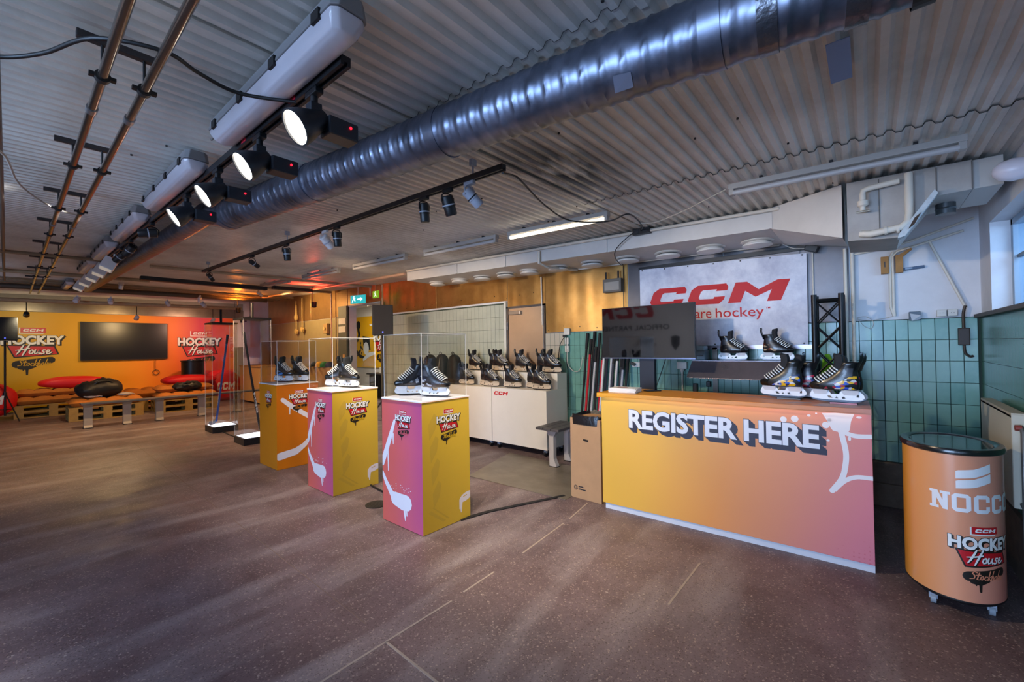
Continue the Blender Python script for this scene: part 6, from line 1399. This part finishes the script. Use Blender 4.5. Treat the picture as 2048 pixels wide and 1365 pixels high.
lb = thing('long_bench', 'long dark bench on pale metal legs before the pallets', 'bench', (-11.5, 0, 0))
for k in range(3): B().box(-.16+k*.11, .84, .455, -.16+k*.11+.10, 4.0, .485).build('seat_slat', wood, lb, bevel=.003)
for y in (.94, 1.5, 2.01, 2.75, 3.45):
    b = B(); b.loft([[Vector((sx*wx, y+sy*.06, z)) for sx, sy in ((-1, -1), (1, -1), (1, 1), (-1, 1))] for z, wx in ((.0, .08), (.02, .08), (.06, .055), (.40, .055), (.454, .13))]); b.build('leg', mat('bench_leg_pale', '#a39482', .45), lb); B().box(-.09, y-.07, 0, .09, y+.07, .012).build('foot', blk, lb)
# signs and hanging things at the back wall
ex = thing('exit_sign', 'cyan-green lit emergency exit sign hanging above the doorway', 'exit sign', (-8.02, 4.6, 2.38)); B().box(-.20, -.012, 0, .20, .012, .17, Matrix.Rotation(.25, 4, 'Z')).build('light_box', mat('exit_cyan', '#1f9aa0', .4, emit=1.1), ex)
fx = lambda u, v, h=0: Matrix.Rotation(.25, 4, 'Z') @ Vector((u, -.013-h, v))
decal('running_figure', merge(ribbon([(-.12, .12), (-.10, .09), (-.07, .05)], .02), ribbon([(-.10, .09), (-.14, .06), (-.15, .03)], .016), ribbon([(-.12, .115), (-.07, .10)], .014), ellipse(-.10, .14, .014, .014, 10)), fx, .001, mat('sign_white', '#e8fff8', .4, emit=1.2), ex)
decal('door_arrow', merge(ribbon([(.0, .085), (.08, .085)], .025), poly2d([(.07, .13), (.14, .085), (.07, .04)])), fx, .001, MATS['sign_white'], ex)
B().cyl((0, 0, .17), (0, 0, .62), .006, 6).build('suspension', cabw, ex)
ex2 = thing('exit_sign', 'small green lit exit sign right of the larger one', 'exit sign', (-7.60, 4.75, 2.47)); B().box(-.10, -.012, 0, .10, .012, .14).build('light_box', mat('exit_green', '#5f9a20', .4, emit=.9), ex2); decal('running_figure', merge(ribbon([(-.02, .10), (0, .07), (.03, .03)], .018), ribbon([(0, .07), (-.03, .03)], .014), ellipse(.0, .12, .012, .012, 10)), plane((0, -.013, 0), (1, 0, 0), (0, 0, 1), (0, -1, 0)), .001, MATS['sign_white'], ex2); B().cyl((0, 0, .14), (0, 0, .3), .005, 6).build('suspension', cabw, ex2)
tanc = mat('cord_cream', '#c9a86a', .6)
for lab, x, z in (('hanging pull cord with bulky knot, left one', -11.68, 1.93), ('hanging pull cord beside the knotted one', -11.32, 1.97)):
    t = thing('pull_cord', lab, 'cord', (x, 4.90, z), 0, 'pull cords'); B().cyl((0, 0, .05), (0, 0, .82), .012, 8).build('cord', tanc, t, 40); B().box(-.06, -.03, -.05, .06, .03, .05, Matrix.Rotation(.5, 4, 'Y')).build('switch', tanc, t, bevel=.01)
    if 'knot' in lab and 'bulky' in lab: B().lathe([(.02, .3), (.05, .33), (.055, .40), (.03, .46), (.02, .7)], 10).build('cord_bundle', tanc, t, 50)
t = thing('fitting_box', 'small beige box on the back wall left of doorway', 'box', (-10.1, 4.94, 1.95)); B().box(-.10, -.03, -.12, .10, .045, .12).build('box', mat('fitting_beige', '#a98a5c', .5), t, bevel=.008); B().cyl((0, -.03, 0), (0, -.06, 0), .04, 12).build('knob', tanc, t)
t = thing('hanging_sheet', 'white printed sheet hanging from a black rail at far right corner', 'banner', (-14.6, 4.55, 0)); B().box(-.75, -.01, 1.55, .62, .0, 2.42).build('sheet', mat('sheet_white', '#d6d5d8', .7, var=.08, vscale=3), t); B().box(-.8, -.03, 2.40, .7, .02, 2.45).build('rail', blk, t)
for x in (-.7, .6): B().cyl((x, 0, 2.44), (x, 0, 2.98), .005, 6).build('suspension', cabk, t)
for x in (-.1, .3): B().box(x-.05, -.035, 2.30, x+.05, -.011, 2.40).build('clip', mat('clip_navy', '#1f2848', .5), t)
t = thing('beige_counter', 'beige low cabinet in the far right corner of lounge', 'cabinet', (-12.9, 4.57, 0)); B().box(-.9, -.35, .05, .6, .35, 1.0).build('carcass', mat('beige_laminate', '#c99a62', .5), t, bevel=.004); B().box(-.92, -.37, 1.0, .62, .37, 1.03).build('worktop', mat('beige_top', '#b98a55', .45), t)
# poster panel seen through the doorway
po = thing('printed_poster', 'yellow printed panel with black figure seen through the doorway', 'poster', (-11.6, 7.24, 0)); B().box(-1.25, -.012, .85, 1.6, .0, 2.46).build('panel', grad('poster_yellow', (.2, 0, .2), .3, [(0, '#e8b400'), (.6, '#e0a800'), (1, '#e09a08')], .5), po)
pf = plane((0, -.0125, 0), (1, 0, 0), (0, 0, 1), (0, -1, 0)); pk = mat('print_black', '#17140f', .55); pwht = mat('print_white', '#e8e8e6', .5)
decal('figure_print', merge(ellipse(-1.0, 2.2, .13, .14, 14), ribbon([(-1.02, 2.1), (-.95, 1.9), (-1.05, 1.7)], [.12, .14, .08]), poly2d([(-.75, 1.85), (-.35, 1.8), (-.3, 1.4), (-.7, 1.45)]), *[ellipse(random.uniform(-1.2, -.6), random.uniform(1.2, 1.7), .04, .05, 7) for _ in range(12)], ribbon([(-1.1, 1.35), (-.9, 1.2), (-.6, 1.15)], [.1, .12, .06])), pf, .002, pk, po)
decal('figure_print', merge(ellipse(-.55, 1.45, .16, .2, 14), ribbon([(-.7, 1.1), (-.4, 1.25), (-.1, 1.3)], [.1, .14, .1]), poly2d([(-.35, 2.2), (.2, 2.25), (.2, 2.3), (.35, 2.2), (.15, 2.05), (.15, 2.14), (-.3, 2.15)])), pf, .003, pwht, po)
logo(po, pf, .42, 2.12, 1.1, .004, ink=mat('print_wallyellow', '#c79a00', .5))
t = thing('corridor_shelf', 'low black table with boxes seen through the doorway', 'table', (-9.9, 6.9, 0)); B().box(-1.2, -.3, .70, .9, .3, .74).build('table_top', blk, t)
for x in (-1.1, .8): B().box(x-.03, -.25, 0, x+.03, .25, .70).build('leg', blk, t)
for k in range(5):
    s = thing('small_box', '%s pale box on the corridor table' % ['first', 'second', 'third', 'fourth', 'fifth'][k], 'box', (-10.6+k*.32, 6.85, .741), 0, 'boxes on the corridor table'); B().box(-.1, -.08, 0, .1, .08, .16+.05*(k % 2)).build('carton', mat('carton%d' % (k % 3), ['#d8d2c4', '#c96a2a', '#cfcac8'][k % 3], .6), s, bevel=.004)
hp = thing('cap_rack', 'row of coloured caps seen behind the farthest pedestal', 'caps', (-9.3, 4.5, 0)); B().box(-.5, -.15, .0, .5, .15, 1.05).build('stand', mat('beige_laminate', '#c99a62', .5), hp)
for k, c in enumerate(('#16181c', '#d8a010', '#1f7a3a', '#1d2a4a')):
    s = thing('cap', ['black cap', 'yellow cap', 'green cap', 'navy cap'][k]+' on the stand behind the farthest pedestal', 'cap', (-9.65+k*.22, 4.46, 1.051), 0, 'caps'); cm = mat('cap'+c, c, .7)
    B().lathe([(.09, 0), (.095, .03), (.085, .08), (.05, .115), (.001, .125)], 18).build('crown', cm, s, 60); b = B(); b.prism([[(.085*math.cos(a), -.05-.13*abs(math.sin(a))**1.2) for a in [-PI*k_/12 for k_ in range(13)]]], lambda u, v, q: Vector((u, v, q)), .002, .010); b.build('visor', cm, s)

# ------------------------------------------------------------------ warm lamps of the far lounge
for k, (y, z, pw, c) in enumerate(((.2, 2.3, 58, (1, .84, .50)), (2.0, 2.3, 70, (1, .66, .30)), (3.6, 2.3, 90, (1, .58, .40)))):
    t = thing('lounge_spot', ['left', 'middle', 'right'][k]+' small lamp on the far cross pipe, lighting the yellow wall', 'spotlight', (-13.9, y, z), 0, 'lamps on the far cross pipe')
    Mx = Matrix.Rotation(-1.9, 4, 'Y'); B().lathe([(.03, -.07), (.045, -.06), (.05, .06), (.044, .07)], 16, M=Mx).build('can', whl if k else blk, t, 40); B().lathe([(.043, .06), (.001, .061)], 16, M=Mx).build('lens', mat('lens_warm', '#ffe0b0', .3, emit=2), t); B().cyl((0, 0, 0), (0, 0, .3), .008, 6).build('stem', blk, t)
    light('lounge_beam', 'SPOT', (-14.0, y, z-.05), (XF, y+.1, 1.35), pw, c, .05, spot=125, blend=.8)
canlight('added white ceiling spotlight over the long bench in the lounge', -10.5, 1.3, whl, (.02, -.1, -1), True, 210, spot=140, col=(1, .66, .32), base=.05, group='added lounge ceiling spotlights')  # this and the next two ceiling spots are added to brighten the lounge
canlight('added white ceiling spotlight over the right pallet seat', -12.2, 2.9, whl, (-.1, -.2, -1), True, 150, spot=130, col=(1, .58, .25), base=.12, group='added lounge ceiling spotlights')
canlight('added white ceiling spotlight turned to the back wall boards', -10.5, 3.6, whl, (0, .8, -.7), True, 160, spot=130, col=(1, .66, .30), base=.05, group='added lounge ceiling spotlights')

for k, (x, y, r_) in enumerate(((-13.6, .95, .05), (-13.6, 1.5, .05), (-13.6, 2.55, .045), (-13.6, 3.3, .05))):
    canlight(['first', 'second', 'third', 'fourth'][k]+' unlit white lamp head by the far cross pipe', x, y, whl, (.5, -.3+.2*k, -.5), False, 0, r=r_, ln=.14, base=.16, group='unlit lamp heads by the far pipe')
